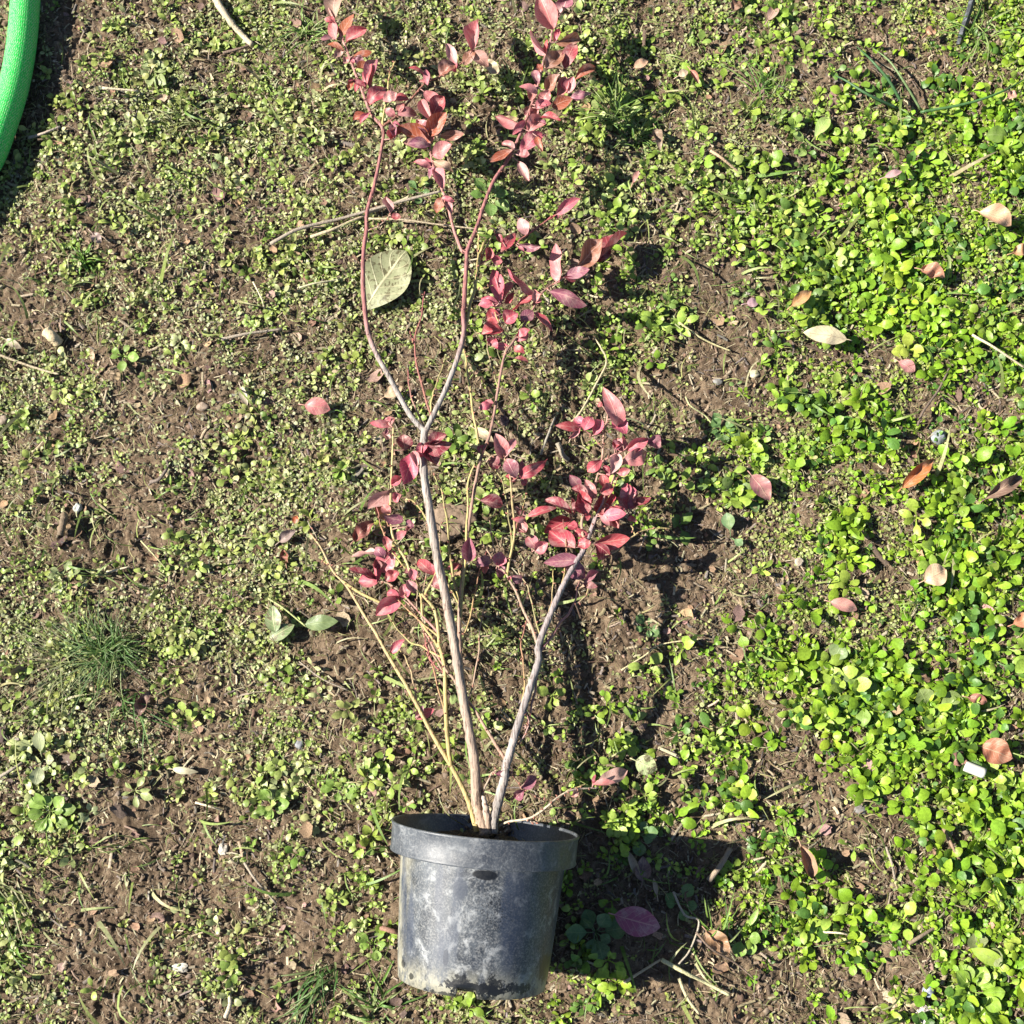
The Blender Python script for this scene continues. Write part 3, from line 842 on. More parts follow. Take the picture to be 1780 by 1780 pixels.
stick([(660, 1612), (680, 1618), (695, 1622)], 10, (.25, .14, .10), 'reddish brown stub touching the left of the pot', z=.012)
stick([(1310, 1495), (1330, 1490)], 4, ST, 'tiny tan straw right of the pot shadow', z=.014)
stick([(1640, 1440), (1660, 1480), (1672, 1500)], 6, (.22, .15, .10), 'brown twig under round leaves, lower right', z=.014)
stick([(1540, 1472), (1550, 1500), (1556, 1530)], 5, SG, 'grey twig on bare soil, lower right', z=.010)
stick([(1580, 1640), (1600, 1628), (1625, 1612)], 7, (.17, .13, .09), 'dark weathered twig, lower right', z=.012)
stick([(1430, 1620), (1460, 1622), (1480, 1626)], 4, SW, 'short white straw, lower right', z=.014)
stick([(940, 790), (955, 750), (965, 725)], 5, (.24, .22, .18), 'short pale grey stick left of the crooked tan stalk', z=.010)
stick([(970, 770), (978, 790), (988, 800)], 10, (.24, .21, .16), 'pale flat wood piece beside the short grey stick', z=.008, taper=.8)
stick([(1595, 740), (1605, 715), (1630, 680), (1650, 640)], 5, (.12, .09, .07), 'thin dark twig above the grey pebble', z=.016)
stick([(440, 490), (455, 520), (460, 538)], 3, SW, 'fine straw above bare soil, left of the mottled leaf', z=.012)
stick([(520, 500), (550, 492), (590, 486)], 4, (.40, .38, .24), 'fine straw left of the mottled olive leaf', z=.014)
stick([(605, 1200), (560, 1180), (520, 1150)], 3, SG, 'thin straw left of the long yellow stem', z=.010)
stick([(1050, 430), (1010, 460), (960, 500)], 2, ST, 'hair thin straw behind the middle red leaves', z=.010)

# black rod at the top right
q = [gp(1700, -40, .03), gp(1686, 15, .022), gp(1676, 45, .014), gp(1667, 78, .006)]
c = catmull(q, 6); V, F, U = tube(c, .0045, 4, .0)
m_, nt_, b_ = mat('black_plastic'); n_ = N(nt_)
n_.link(n_.mix(n_.ramp(n_.noise(n_.obj(), 90, 4, .7), .5, .7), (.012, .014, .018), (.10, .11, .12)), b_.inputs['Base Color'])
b_.inputs['Roughness'].default_value = .45
tag(mk('black_rod', V, F, m_, None, None, U, False, c[0]), 'thin square black plastic rod stuck in the weeds at the top edge', 'rod')

# white plug
a_, b2 = gp(1677, 1331, .022), gp(1712, 1345, .026)
t_ = np.linspace(0, 1, 9); prof = np.array([.93, 1, 1, 1, 1, 1, 1, 1, .93]) * .0072
cc = a_[None] * (1 - t_[:, None]) + b2[None] * t_[:, None]
V, F, U = tube(cc, prof, 16)
m_, nt_, b_ = mat('white_foam'); n_ = N(nt_)
n_.link(n_.mix(n_.ramp(n_.noise(n_.obj(), 140, 4, .7), .5, .75), (.46, .45, .39), (.30, .28, .20)), b_.inputs['Base Color'])
b_.inputs['Roughness'].default_value = .7
tag(mk('white_plug', V, F, m_, None, None, U, True, a_), 'small white cylindrical plug lying beside the large reddish brown leaf', 'plug')

# pebbles
def pebble(px, py, rx, ry, col, label, rz=.5, name='pebble', lump=.18, rot=0., group='pebbles on the soil', cat='pebble', flat=False):
    import bmesh
    bm = bmesh.new(); bmesh.ops.create_icosphere(bm, subdivisions=5 if cat == 'clod' else 3, radius=1)
    V = np.array([v.co[:] for v in bm.verts]); F = [tuple(v.index for v in f.verts) for f in bm.faces]; bm.free()
    s_ = px * .37 + py
    rad = 1 + lump * (vn(V[:, 0] + s_, V[:, 1] + V[:, 2] * .7, .7, 5) * 2 - 1) + lump * .4 * (vn(V[:, 0] * 1 + s_, V[:, 2] - V[:, 1], .3, 9) * 2 - 1)
    if cat == 'clod': rad = rad + .22 * (vn(V[:, 0] + V[:, 2], V[:, 1], .28, 14) - .5) + .14 * (vn(V[:, 0], V[:, 1] - V[:, 2], .12, 15) - .5) + .08 * (vn(V[:, 0], V[:, 1], .05, 16) - .5)
    V = V * rad[:, None] * np.array([rx, ry, min(rx, ry) * rz]) * .8e-3
    ca, sa = math.cos(rot), math.sin(rot)
    V = V @ np.array([[ca, sa, 0], [-sa, ca, 0], [0, 0, 1]])
    o0 = gp(px, py, min(rx, ry) * rz * .3e-3)
    o = mk(name, V, F, M_stone, None, col, None, not flat); o.location = o0.tolist()
    return tag(o, label, cat, group)
pebble(1632, 760, 13, 14, (.23, .26, .27), 'smooth blue grey pebble on soil, the roundest one', .7)
pebble(1248, 663, 8, 6, (.22, .22, .21), 'small grey pebble on bare soil, right of middle', .6)
pebble(1262, 848, 10, 7, (.28, .27, .23), 'grey tan pebble beside the dusty pink leaf', .6)
pebble(352, 707, 11, 8, (.30, .23, .17), 'smooth tan pebble on bare soil, left', .6)
pebble(135, 884, 7, 9, (.35, .38, .34), 'pale angular pebble casting a shadow on bare soil', 1.0, lump=.35, flat=True)
pebble(582, 650, 11, 10, (.34, .26, .17), 'tan clod shaped pebble under the left branch', .6, lump=.3)
pebble(5, 730, 12, 10, (.30, .24, .18), 'tan pebble at the left edge', .6)
pebble(520, 1292, 8, 10, (.24, .25, .27), 'bluish grey pebble left of the lower stems', .7)
pebble(388, 1478, 8, 10, (.48, .45, .38), 'cream pebble on bare soil, lower left', .6, lump=.3, flat=True)
pebble(312, 1682, 13, 8, (.50, .47, .40), 'white flat chip of stone, lower left', .5, lump=.35, flat=True)
pebble(470, 1190, 9, 7, (.22, .20, .19), 'dark grey pebble beside the grass tuft', .6)
pebble(1312, 650, 9, 8, (.40, .36, .26), 'cream pebble in the weeds, right of middle', .6)
pebble(1614, 1722, 9, 10, (.30, .34, .42), 'bluish white pebble beside the pale wood chips', .8)
pebble(1496, 1408, 10, 8, (.17, .16, .15), 'dark grey pebble on bare soil, lower right', .6)
pebble(660, 765, 10, 8, (.40, .33, .23), 'cream tan pebble left of the main stem', .6, lump=.3)
pebble(1302, 1010 - 500, 6, 5, (.25, .23, .2), 'tiny grey pebble in the upper right', .6)
pebble(575, 845, 9, 7, (.36, .30, .20), 'tan pebble on the soil left of the leaf cluster', .6, lump=.3)
pebble(775, 905, 44, 30, (.21, .15, .10), 'large flat brown clod of earth behind the main stem', .35, 'soil_clod', .25, .2, 'soil clods', 'clod')
for i, (px, py, rx, ry, ro, cc_, lb) in enumerate([
        (1585, 1735, 34, 12, -.5, (.46, .38, .24), 'long splintered pale wood chip, topmost of the pile'),
        (1560, 1765, 10, 26, .2, (.44, .34, .21), 'upright narrow wood chip on the left of the pile'),
        (1610, 1768, 20, 14, .4, (.50, .48, .45), 'white grey lump in the middle of the wood chips'),
        (1640, 1770, 24, 9, -.6, (.48, .40, .26), 'slanting wood chip on the right of the pile'),
        (1548, 1728, 14, 8, .2, (.42, .36, .25), 'small wood chip at the upper left of the pile'),
        (1655, 1748, 15, 6, -.7, (.47, .38, .25), 'thin wood chip nearest the bright rosette')]):
    pebble(px, py, rx, ry, cc_, lb, .5, 'wood_chip', .5, ro, 'pale wood chips, lower right', 'wood chip', True)

# snail shell: a spiral tube
pts = []; rad = []
for k in range(60):
    t = k / 59; a = t * 2.6 * 2 * math.pi; r_ = .0042 * (1 - t) ** 1.1 + .0003
    pts.append((r_ * math.cos(a), r_ * math.sin(a), .003 * t + .003)); rad.append(.0026 * (1 - t) ** .8 + .0004)
V, F, U = tube(pts, rad, 10)
o = mk('snail_shell', V, F, M_stone, None, (.42, .36, .28), U); o.location = gp(1388, 978, .006).tolist()
tag(o, 'tiny coiled pale snail shell on bare soil, right side', 'snail shell')

# ------------------------------------------------------------------ green hose
def hose_mat():
    m, nt, b = mat('green_hose'); n = N(nt)
    u, v, _ = n.sep(n.uv())
    rib = n.math('SINE', n.math('MULTIPLY', u, 2 * math.pi * 46))
    base = n.mix(n.ramp(rib, -.6, .6), (.004, .33, .045), (.008, .52, .075))
    # pale reinforcing yarn showing through as slanting dashes
    ang = n.math('ADD', n.math('MULTIPLY', v, 560.0), n.math('MULTIPLY', u, 125.0))
    d1 = n.ramp(n.math('SINE', n.math('MULTIPLY', ang, 2.0)), .35, .9)
    ang2 = n.math('SUBTRACT', n.math('MULTIPLY', v, 560.0), n.math('MULTIPLY', u, 125.0))
    d2 = n.ramp(n.math('SINE', n.math('MULTIPLY', ang2, 2.0)), .75, 1.0)
    dash = n.math('MULTIPLY', n.math('MAXIMUM', d1, d2), n.ramp(n.noise(n.mapv(n.uv(), (60, 300, 1)), 1.0, 2), .42, .52))
    c = n.mix(n.math('MULTIPLY', dash, .8), base, (.36, .50, .30))
    c = n.mix(n.math('MULTIPLY', n.ramp(n.noise(n.obj(), 45, 5, .7), .55, .75), .35), c, (.20, .33, .15))
    n.link(c, b.inputs['Base Color']); b.inputs['Roughness'].default_value = .42
    b.inputs['Subsurface Weight'].default_value = .75; b.inputs['Subsurface Radius'].default_value = (.3, 1.0, .4); b.inputs['Subsurface Scale'].default_value = .03
    n.link(n.bump(rib, .35, .0006), b.inputs['Normal'])
    return m
hp = [(30, -330), (44, -150), (46, -60), (44, 0), (37, 80), (24, 150), (4, 215), (-22, 280), (-75, 360), (-150, 440), (-260, 520)]
hc = catmull([P(a, b, .0205) for a, b in hp], 12)
V, F, U = tube(hc, .0208, 64)
# seam free uv: rebuild with a doubled seam
Vn = []; Un = []; Fn = []; S_ = 64; nr = len(hc)
ln = np.concatenate([[0], np.cumsum(np.linalg.norm(np.diff(hc, axis=0), axis=1))])
for i in range(nr):
    for k in range(S_ + 1):
        Vn.append(V[i * S_ + k % S_]); Un.append((k / S_, ln[i]))
for i in range(nr - 1):
    for k in range(S_):
        a = i * (S_ + 1) + k; Fn.append((a, a + 1, a + S_ + 2, a + S_ + 1))
tag(mk('garden_hose', Vn, Fn, hose_mat(), None, None, Un, True, hc[3]), 'thick bright green ribbed garden hose in the upper left corner', 'hose')

# ------------------------------------------------------------------ potted shrub lying on the ground
ZR, ZB = .1130, .1040
C1 = P(844, 1437, ZR); C0 = P(820, 1704, ZB)
ax = C1 - C0; LEN = float(np.linalg.norm(ax)); ax /= LEN
RR = float(np.linalg.norm(P(1004.5, 1451, ZR) - P(681.5, 1420, ZR))) / 2      # outer radius of the rim
RB1 = float(np.linalg.norm(P(980, 1500, ZR) - P(695, 1478, ZR))) / 2          # body just under the collar
RB0 = float(np.linalg.norm(P(951, 1713, ZB) - P(692, 1695, ZB))) / 2          # body at the base
right = np.cross(ax, [0, 0, 1.0]); right /= np.linalg.norm(right)
front = np.cross(right, ax)                                                     # away from the ground
print('pot', LEN, RR, RB1, RB0, 'rim low', C1[2] - RR * front[2], 'base low', C0[2] - RB0)
root = empty('potted_shrub', (float(C0[0]), float(C0[1]), 0)); RO = np.array(root.location)
tag(root, 'leggy red leaved shrub in a chalky black plastic pot lying on its side', 'potted shrub')
potM = Matrix(((right[0], front[0], ax[0], C0[0] - RO[0]), (right[1], front[1], ax[1], C0[1] - RO[1]),
               (right[2], front[2], ax[2], C0[2] - RO[2]), (0, 0, 0, 1)))

def pot_mat(name, collar):
    m, nt, b = mat(name); n = N(nt); g = n.obj(); x, y, z = n.sep(g)
    ns = n.mapv(g, (1, 1, .55))
    big = n.noise(n.mix(.012, ns, n.noise(g, 30, 3, .6, 1), 'ADD'), 26, 6, .7)
    wisp = n.noise(n.mix(.035, g, n.noise(g, 22, 3, .6, 1), 'ADD'), 42, 7, .74)
    fine = n.noise(g, 420, 4, .75)
    chalkm = n.math('ADD', n.math('MULTIPLY', n.ramp(big, .34, .66), .62), n.math('MULTIPLY', n.ramp(wisp, .42, .68), .38))
    base = (.014, .018, .025)
    c = n.mix(chalkm, base, (.085, .098, .112))
    c = n.mix(n.math('MULTIPLY', n.ramp(wisp, .52, .66), .85), c, (.27, .28, .285))
    c = n.mix(n.math('MULTIPLY', n.ramp(fine, .46, .64), .55), c, (.205, .205, .20))
    if collar: c = n.mix(.45, c, (.045, .052, .066))
    if not collar:
        # lime crust towards the base and on the left
        low = n.math('ADD', n.ramp(z, .042, .002), n.math('MULTIPLY', n.ramp(x, -.072, -.100), .9), clamp=True)
        low = n.math('MULTIPLY', low, n.ramp(n.noise(ns, 75, 6, .72), .38, .56))
        c = n.mix(n.math('MULTIPLY', low, .85), c, (.27, .255, .19))
        # bluish dark vertical zones
        vz = n.math('MULTIPLY', n.ramp(n.noise(n.mapv(g, (1, 1, .12)), 34, 2), .50, .66), n.ramp(z, .01, .05))
        c = n.mix(n.math('MULTIPLY', vz, .6), c, (.026, .036, .062))
        def patch(cx, cz, a, b_, wob, amt, colr, col_in, sp=False, soft=.25):
            wn_ = n.noise(g, 170, 4, .7)
            dx = n.math('DIVIDE', n.math('SUBTRACT', x, cx), a); dz = n.math('DIVIDE', n.math('SUBTRACT', z, cz), b_)
            dd = n.math('SQRT', n.math('ADD', n.math('MULTIPLY', dx, dx), n.math('MULTIPLY', dz, dz)))
            dd = n.math('ADD', dd, n.math('MULTIPLY', n.math('SUBTRACT', wn_, .5), wob))
            mk_ = n.ramp(dd, 1.0, 1.0 - soft)
            mk_ = n.math('MULTIPLY', mk_, n.math('GREATER_THAN', y, 0.0))
            if sp: mk_ = n.math('MULTIPLY', mk_, n.ramp(n.noise(g, 520, 3, .7), .55, .60))
            return n.mix(n.math('MULTIPLY', mk_, amt), col_in, colr)
        bk = (.004, .005, .007)
        c = patch(.006, .141, .017, .0065, .5, .97, bk, c)
        c = patch(-.016, .139, .009, .004, .8, .6, (.03, .035, .045), c)
        c = patch(-.021, .122, .010, .013, .6, .75, (.030, .038, .055), c)
        c = patch(-.031, .043, .0038, .011, .7, .85, (.022, .028, .042), c)
        c = patch(.010, .012, .040, .008, 3.4, .95, bk, c)
        c = patch(.055, .013, .016, .006, 3.8, .9, bk, c); c = patch(-.012, .014, .014, .013, 3.0, .9, bk, c); c = patch(.028, .016, .012, .012, 3.0, .9, bk, c); c = patch(.0, .002, .05, .003, 3.5, .8, bk, c)
        c = patch(-.070, .012, .004, .004, 1.5, .85, bk, c)
        c = patch(-.082, .022, .003, .006, 1.5, .7, bk, c)
        c = patch(.087, .030, .010, .018, 2.4, .8, (.045, .036, .020), c)
        c = patch(.020, .100, .040, .038, 1.4, .9, bk, c, True, .9)
        c = patch(.070, .125, .012, .016, 2.0, .8, (.03, .032, .03), c, True, .6)
        # dirt caught below the collar
        c = n.mix(n.math('MULTIPLY', n.math('MULTIPLY', n.ramp(z, .150, .166), n.ramp(fine, .35, .6)), .6), c, (.14, .115, .08))
    n.link(c, b.inputs['Base Color'])
    n.link(n.math('ADD', n.math('MULTIPLY', chalkm, .3), .36), b.inputs['Roughness'])
    b.inputs['Specular IOR Level'].default_value = .45
    n.link(n.bump(n.math('ADD', fine, n.math('MULTIPLY', wisp, .6)), .25, .0008), b.inputs['Normal'])
    return m
M_pot = pot_mat('pot_plastic', False); M_rim = pot_mat('rim_plastic', True)

def lathe(prof, seg, zmod=None):
    V = []; F = []
    for i, (r_, z_) in enumerate(prof):
        for k in range(seg):
            th = 2 * math.pi * k / seg
            zz = z_ if zmod is None else zmod(i, th, z_)
            wob = 1 + .006 * math.sin(2 * th + .6) + .004 * math.sin(3 * th)
            V.append((r_ * wob * math.cos(th), r_ * wob * math.sin(th), zz))
    for i in range(len(prof) - 1):
        for k in range(seg):
            k2 = (k + 1) % seg
            F.append((i * seg + k, i * seg + k2, (i + 1) * seg + k2, (i + 1) * seg + k))
    return V, F
CH = .035                       # height of the collar
zc = LEN - CH
def notch(i, th, z_):
    if i in (2, 3) :
        for q in range(4):
            a0 = math.pi / 2 + .03 + q * math.pi / 2
            d_ = abs((th - a0 + math.pi) % (2 * math.pi) - math.pi)
            if d_ < .13: return z_ + .011
    return z_
prof = [(.001, .006), (RB0 - .010, .006), (RB0 - .006, .0), (RB0 - .0012, .0005), (RB0, .0115), (RB0 + .0006, .016), (RB0 * .75 + RB1 * .25, zc * .25),
        (RB0 * .5 + RB1 * .5, zc * .5), (RB0 * .25 + RB1 * .75, zc * .75), (RB1, zc - .001), (RB1 + .001, zc + .006), (RB1 - .001, zc + .006), (RB1 - .0028, zc), (RB0 - .003, .010), (.001, .010)]
V, F = lathe(prof, 240, notch)
pot = mk('pot', V, F, M_pot, root); pot.matrix_local = potM
prof = [(RB1 - .0005, zc + .0015), (RR - .0035, zc), (RR - .0012, zc + .0004), (RR - .0006, zc + .002), (RR - .0016, zc + .004), (RR - .0008, LEN - .005), (RR + .0002, LEN - .003),
        (RR + .0006, LEN - .0012), (RR, LEN), (RR - .0025, LEN + .0002), (RR - .0036, LEN - .002), (RR - .0042, zc + .005), (RB1 + .0002, zc + .0035), (RB1 - .0005, zc + .0015)]
V, F = lathe(prof, 160)
rim = mk('rim', V, F, M_rim, pot)
# potting soil inside, lumpy, with its surface a little below the rim
V = []; F = []; nr_, ns_ = 26, 90
for i in range(nr_ + 1):
    for k in range(ns_):
        r_ = (RB1 - .0022) * i / nr_; th = 2 * math.pi * k / ns_; xx, yy = r_ * math.cos(th), r_ * math.sin(th)
        zz = LEN - .024 + .014 * math.exp(-((xx - .005) ** 2 + yy ** 2) / .0016) + .012 * (float(vn(xx + 5, yy + 5, .02, 81)) - .5) + .006 * (float(vn(xx + 5, yy + 5, .006, 82)) - .5)
        zz -= .014 * max(0, yy) / RB1
        V.append((xx, yy, zz))
for i in range(nr_):
    for k in range(ns_):
        k2 = (k + 1) % ns_
        F.append((i * ns_ + k, i * ns_ + k2, (i + 1) * ns_ + k2, (i + 1) * ns_ + k))
m_, nt_, b_ = mat('potting_soil'); n_ = N(nt_)
n_.link(n_.mix(n_.ramp(n_.noise(n_.obj(), 300, 5, .8), .45, .7), (.022, .015, .010), (.16, .11, .06)), b_.inputs['Base Color'])
n_.link(n_.bump(n_.noise(n_.obj(), 350, 4, .8), 1.0, .004), b_.inputs['Normal']); b_.inputs['Roughness'].default_value = .95
ps = mk('potting_soil', V, F, m_, pot)

# ---- stems. Each: name, parent stem or None, list of (x, y) in a crop of the photograph, widths, heights, colours
def c1(x, y): return (500 + x * .3371, y * .3371)
def c2(x, y): return (500 + x * .3933, 500 + y * .3933)
def c3(x, y): return (600 + x * .3819, 1100 + y * .3819)
def pp(x, y): return (x, y)
GREY = (.27, .245, .225); TANG = (.30, .215, .155); REDS = (.26, .085, .085); PINKS = (.34, .17, .15); YEL = (.36, .29, .12); OLV = (.25, .23, .10); BRR = (.24, .11, .08)
SAMP = []        # (px, py, pos3, branch object index)
BR = []
def stem(pts, w0, w1, z0, z1, col0, col1, parent=None, mid=None, name='branch', rough=.12):
    pts = list(pts)
    if z0 is None:
        best = min(SAMP, key=lambda s: (s[0] - pts[0][0]) ** 2 + (s[1] - pts[0][1]) ** 2)
        z0 = best[2][2]; pts[0] = (best[0], best[1])
    n_ = len(pts); seg = [0]
    for i in range(1, n_): seg.append(seg[-1] + math.hypot(pts[i][0] - pts[i - 1][0], pts[i][1] - pts[i - 1][1]))
    q = []
    for (a, b), s_ in zip(pts, seg):
        t = s_ / seg[-1]
        z = z0 * (1 - t) + z1 * t
        if mid is not None: z += (mid - (z0 + z1) / 2) * math.sin(math.pi * t)
        q.append(P(a, b, z))
    c = catmull(q, 7); t = np.linspace(0, 1, len(c))
    sd = int(pts[0][0] * 3 + pts[-1][1])
    rr = np.random.default_rng(sd)
    wav = .0006 * np.sin(t[:, None] * np.array([23, 19, 29]) + rr.random(3) * 6); wav[0] = 0
    c = c + wav
    rad = (w0 * (1 - t) + w1 * t) * .5 * .76e-3
    # buds / nodes swell the twig at intervals
    rad = rad * (1 + .22 * np.clip(np.sin(np.arange(len(c)) * 1.45 + rr.random() * 6), .6, 1) - .13)
    if w0 > 11: rad[:4] *= np.array([1.35, 1.2, 1.1, 1.04])
    V, F, U = tube(c, rad, 12 if w0 > 8 else 8, rough, sd)
    k = U[:, 1][:, None]; col = np.array(col0) * (1 - k) + np.array(col1) * k
    col = col * (1 + .25 * (vn(V[:, 0] + 3, V[:, 1] + 3, .016, sd) - .5))[:, None]
    o = mk(name, V - RO, F, M_bark if w0 > 9.2 else M_twig, root, col, U)
    BR.append(o)
    for p in c:
        a, b = to_px(p[0], p[1], p[2]); SAMP.append((a, b, p, len(BR) - 1))
    return o
# main trunk
stem([pp(845, 1448), c3(612, 830), c3(600, 760), c3(590, 600), c3(560, 430), c3(530, 250), c3(500, 60), c2(710, 1440), c2(690, 1330), c2(660, 1180), c2(630, 1000), c2(600, 820), c2(603, 700), c2(608, 625)],
     17, 13, .110, .115, TANG, GREY, mid=.125, rough=.25)
stem([c2(608, 632), c2(540, 560), c2(450, 400), c2(390, 290), c2(355, 190), c2(340, 60), c1(390, 1440), c1(390, 1300), c1(405, 1180), c1(410, 1090), c1(450, 950), c1(480, 800), c1(490, 670), c1(430, 590), c1(380, 460), c1(330, 320), c1(280, 190), c1(230, 80), c1(190, 0), pp(552, -45)],
     9.5, 3.5, None, .055, GREY, (.32, .12, .11), mid=.095)
stem([c2(610, 640), c2(650, 550), c2(700, 450), c2(750, 320), c2(780, 200), c2(775, 100), c1(907, 1580), c1(915, 1450), c1(925, 1340), c1(930, 1290), c1(970, 1190), c1(1010, 1060), c1(1060, 930), c1(1130, 830), c1(1180, 740), c1(1220, 650), c1(1260, 540), c1(1290, 440), c1(1320, 310), c1(1350, 230), c1(1370, 130), c1(1390, 60), pp(976, -35)],
     9.5, 3.5, None, .062, GREY, (.30, .15, .13), mid=.105)
BR[1].data.materials[0] = M_bark
for o_, a_, b_c in ((BR[1], .16, REDS), (BR[2], .16, REDS)):      # the young wood above is red
    at = o_.data.color_attributes['col']; nv = len(o_.data.vertices)
    yv = np.zeros(nv * 3, np.float32); o_.data.vertices.foreach_get('co', yv); yv = yv.reshape(-1, 3)[:, 1] + RO[1]
    k = np.clip((yv - .17) / .08, 0, 1)[:, None]; k2 = np.clip((yv - .45) / .2, 0, 1)[:, None]
    cc_ = (np.array(GREY) * (1 - k) + np.array((.27, .11, .105)) * k) * (1 - k2) + np.array((.36, .19, .165)) * k2
    cc_ = cc_ * (1 + .2 * (vn(yv, yv * 0 + 1, .012, 3) - .5))[:, None]
    at.data.foreach_set('color', np.hstack([cc_, np.ones((nv, 1))]).astype(np.float32).ravel())
# upper side twigs
stem([pp(666, 218), c1(515, 480), c1(525, 390), c1(540, 350), c1(556, 315)], 4, 3, None, .075, YEL, YEL)
stem([c1(525, 390), c1(490, 350), c1(450, 330)], 2.5, 2, None, .08, YEL, YEL)
stem([pp(664, 222), c1(560, 600), c1(620, 530), c1(690, 450), c1(740, 410), c1(800, 390), c1(860, 350), c1(930, 300)], 5, 3, None, .06, BRR, BRR)
stem([c1(930, 1290), c1(900, 1300), c1(870, 1220), c1(840, 1110), c1(810, 1020), c1(790, 960), c1(760, 890), c1(740, 820), c1(735, 720), c1(745, 640), c1(760, 600)], 6, 3, None, .075, PINKS, PINKS)
stem([c1(415, 1195), c1(470, 1165), c1(510, 1130), c1(530, 1100)], 2.5, 2, None, .105, TANG, TANG)
stem([pp(806, 590), c1(935, 1600), c1(965, 1480), c1(985, 1360), c1(1010, 1250)], 6, 5, None, .09, YEL, YEL)
stem([c1(985, 1360), c1(1120, 1290), c1(1180, 1250), c1(1250, 1200), c1(1330, 1140), c1(1380, 1110)], 4, 2.5, None, .07, BRR, REDS)
stem([c1(975, 1190), c1(985, 1230), c1(978, 1360), c1(970, 1440)], 3, 2, None, .11, YEL, YEL)
stem([c1(965, 1500), c1(1010, 1490), c1(1060, 1470)], 2, 1.5, None, .10, YEL, YEL)
stem([c2(618, 560), c2(590, 420), c2(560, 250), c2(590, 130), c2(605, 20)], 4, 2, None, .09, BRR, REDS)
stem([c2(560, 250), c2(548, 215), c2(540, 190)], 3, 2, None, .10, REDS, REDS)
stem([c2(625, 550), c2(640, 480), c2(660, 420), c2(700, 300)], 3.5, 2, None, .11, YEL, OLV)
# centre stem
stem([pp(850, 1446), pp(838, 1385), pp(822, 1300), pp(812, 1230), pp(803, 1160), pp(799, 1100), c2(760, 1400), c2(775, 1250), c2(800, 1050), c2(830, 880), c2(860, 740), c2(890, 660), c2(910, 560), c2(930, 440), c2(960, 300), c2(1000, 240), c2(1050, 160), c2(1100, 60), c1(1260, 1570), c1(1320, 1500), c1(1375, 1460)],
     8, 3, .105, .060, TANG, (.22, .11, .10), mid=.100)
stem([c2(848, 740), c2(835, 640), c2(810, 480), c2(790, 330), c2(780, 270)], 5, 3, None, .10, YEL, YEL)
stem([pp(803, 1090), c2(785, 1200), c2(795, 1000), c2(800, 850), c2(830, 780)], 5, 3, None, .105, YEL, YEL)
stem([c2(768, 1390), c2(730, 1270), c2(715, 1150), c2(700, 1000), c2(680, 900), c2(650, 830)], 5, 2.5, None, .085, YEL, OLV)
stem([c2(962, 300), c2(970, 230), c2(940, 170), c2(910, 90)], 3.5, 2, None, .07, TANG, YEL)
# right stem
stem([pp(854, 1446), c3(690, 800), c3(720, 690), c3(730, 610), c3(745, 560), c3(770, 480), c3(810, 350), c3(850, 220), c3(880, 120), c2(1110, 1580), c2(1160, 1450), c2(1210, 1330), c2(1270, 1220), c2(1310, 1160), c2(1340, 1080), c2(1360, 1010)],
     16, 7, .108, .085, GREY, (.24, .20, .20), mid=.13, rough=.25)
stem([c2(1310, 1150), c2(1300, 1040), c2(1340, 930), c2(1370, 840), c2(1390, 740), c2(1400, 640), c2(1415, 560)], 5.5, 3, None, .07, TANG, (.38, .22, .17))
stem([c2(1380, 765), c2(1460, 730), c2(1550, 690), c2(1590, 680)], 3.5, 2, None, .085, PINKS, PINKS)
stem([c2(1390, 710), c2(1340, 650), c2(1280, 610)], 3, 2, None, .09, TANG, REDS)
stem([c2(1315, 1195), c2(1420, 1180), c2(1500, 1120), c2(1580, 1070), c2(1700, 1065)], 4, 2, None, .075, TANG, YEL)
stem([c2(1540, 1095), c2(1520, 1050), c2(1500, 1010)], 2.5, 2, None, .085, YEL, TANG)
stem([c2(1130, 1620), c2(1200, 1490), c2(1260, 1410), c2(1290, 1300)], 5, 2.5, None, .09, PINKS, PINKS)
stem([c2(1260, 1410), c2(1320, 1360), c2(1330, 1290)], 3, 2, None, .09, TANG, YEL)
stem([c2(1112, 1575), c2(1060, 1460), c2(1010, 1350), c2(970, 1270), c2(930, 1230), c2(860, 1130)], 5.5, 2.5, None, .085, TANG, TANG)
stem([c2(1115, 1540), c2(1080, 1400), c2(1060, 1320), c2(1020, 1240), c2(1080, 1170)], 3, 2, None, .08, OLV, TANG)
stem([c2(975, 1265), c2(1000, 1100), c2(995, 950), c2(975, 800), c2(950, 740), c2(905, 745), c2(875, 770)], 4.5, 2.5, None, .095, YEL, TANG)
stem([c2(985, 1150), c2(975, 1000), c2(950, 860), c2(900, 780)], 3, 2, None, .08, OLV, OLV)
stem([c2(1340, 1090), c2(1370, 1000), c2(1400, 930), c2(1440, 840), c2(1480, 770)], 4, 2.5, None, .09, (.24, .18, .17), PINKS)
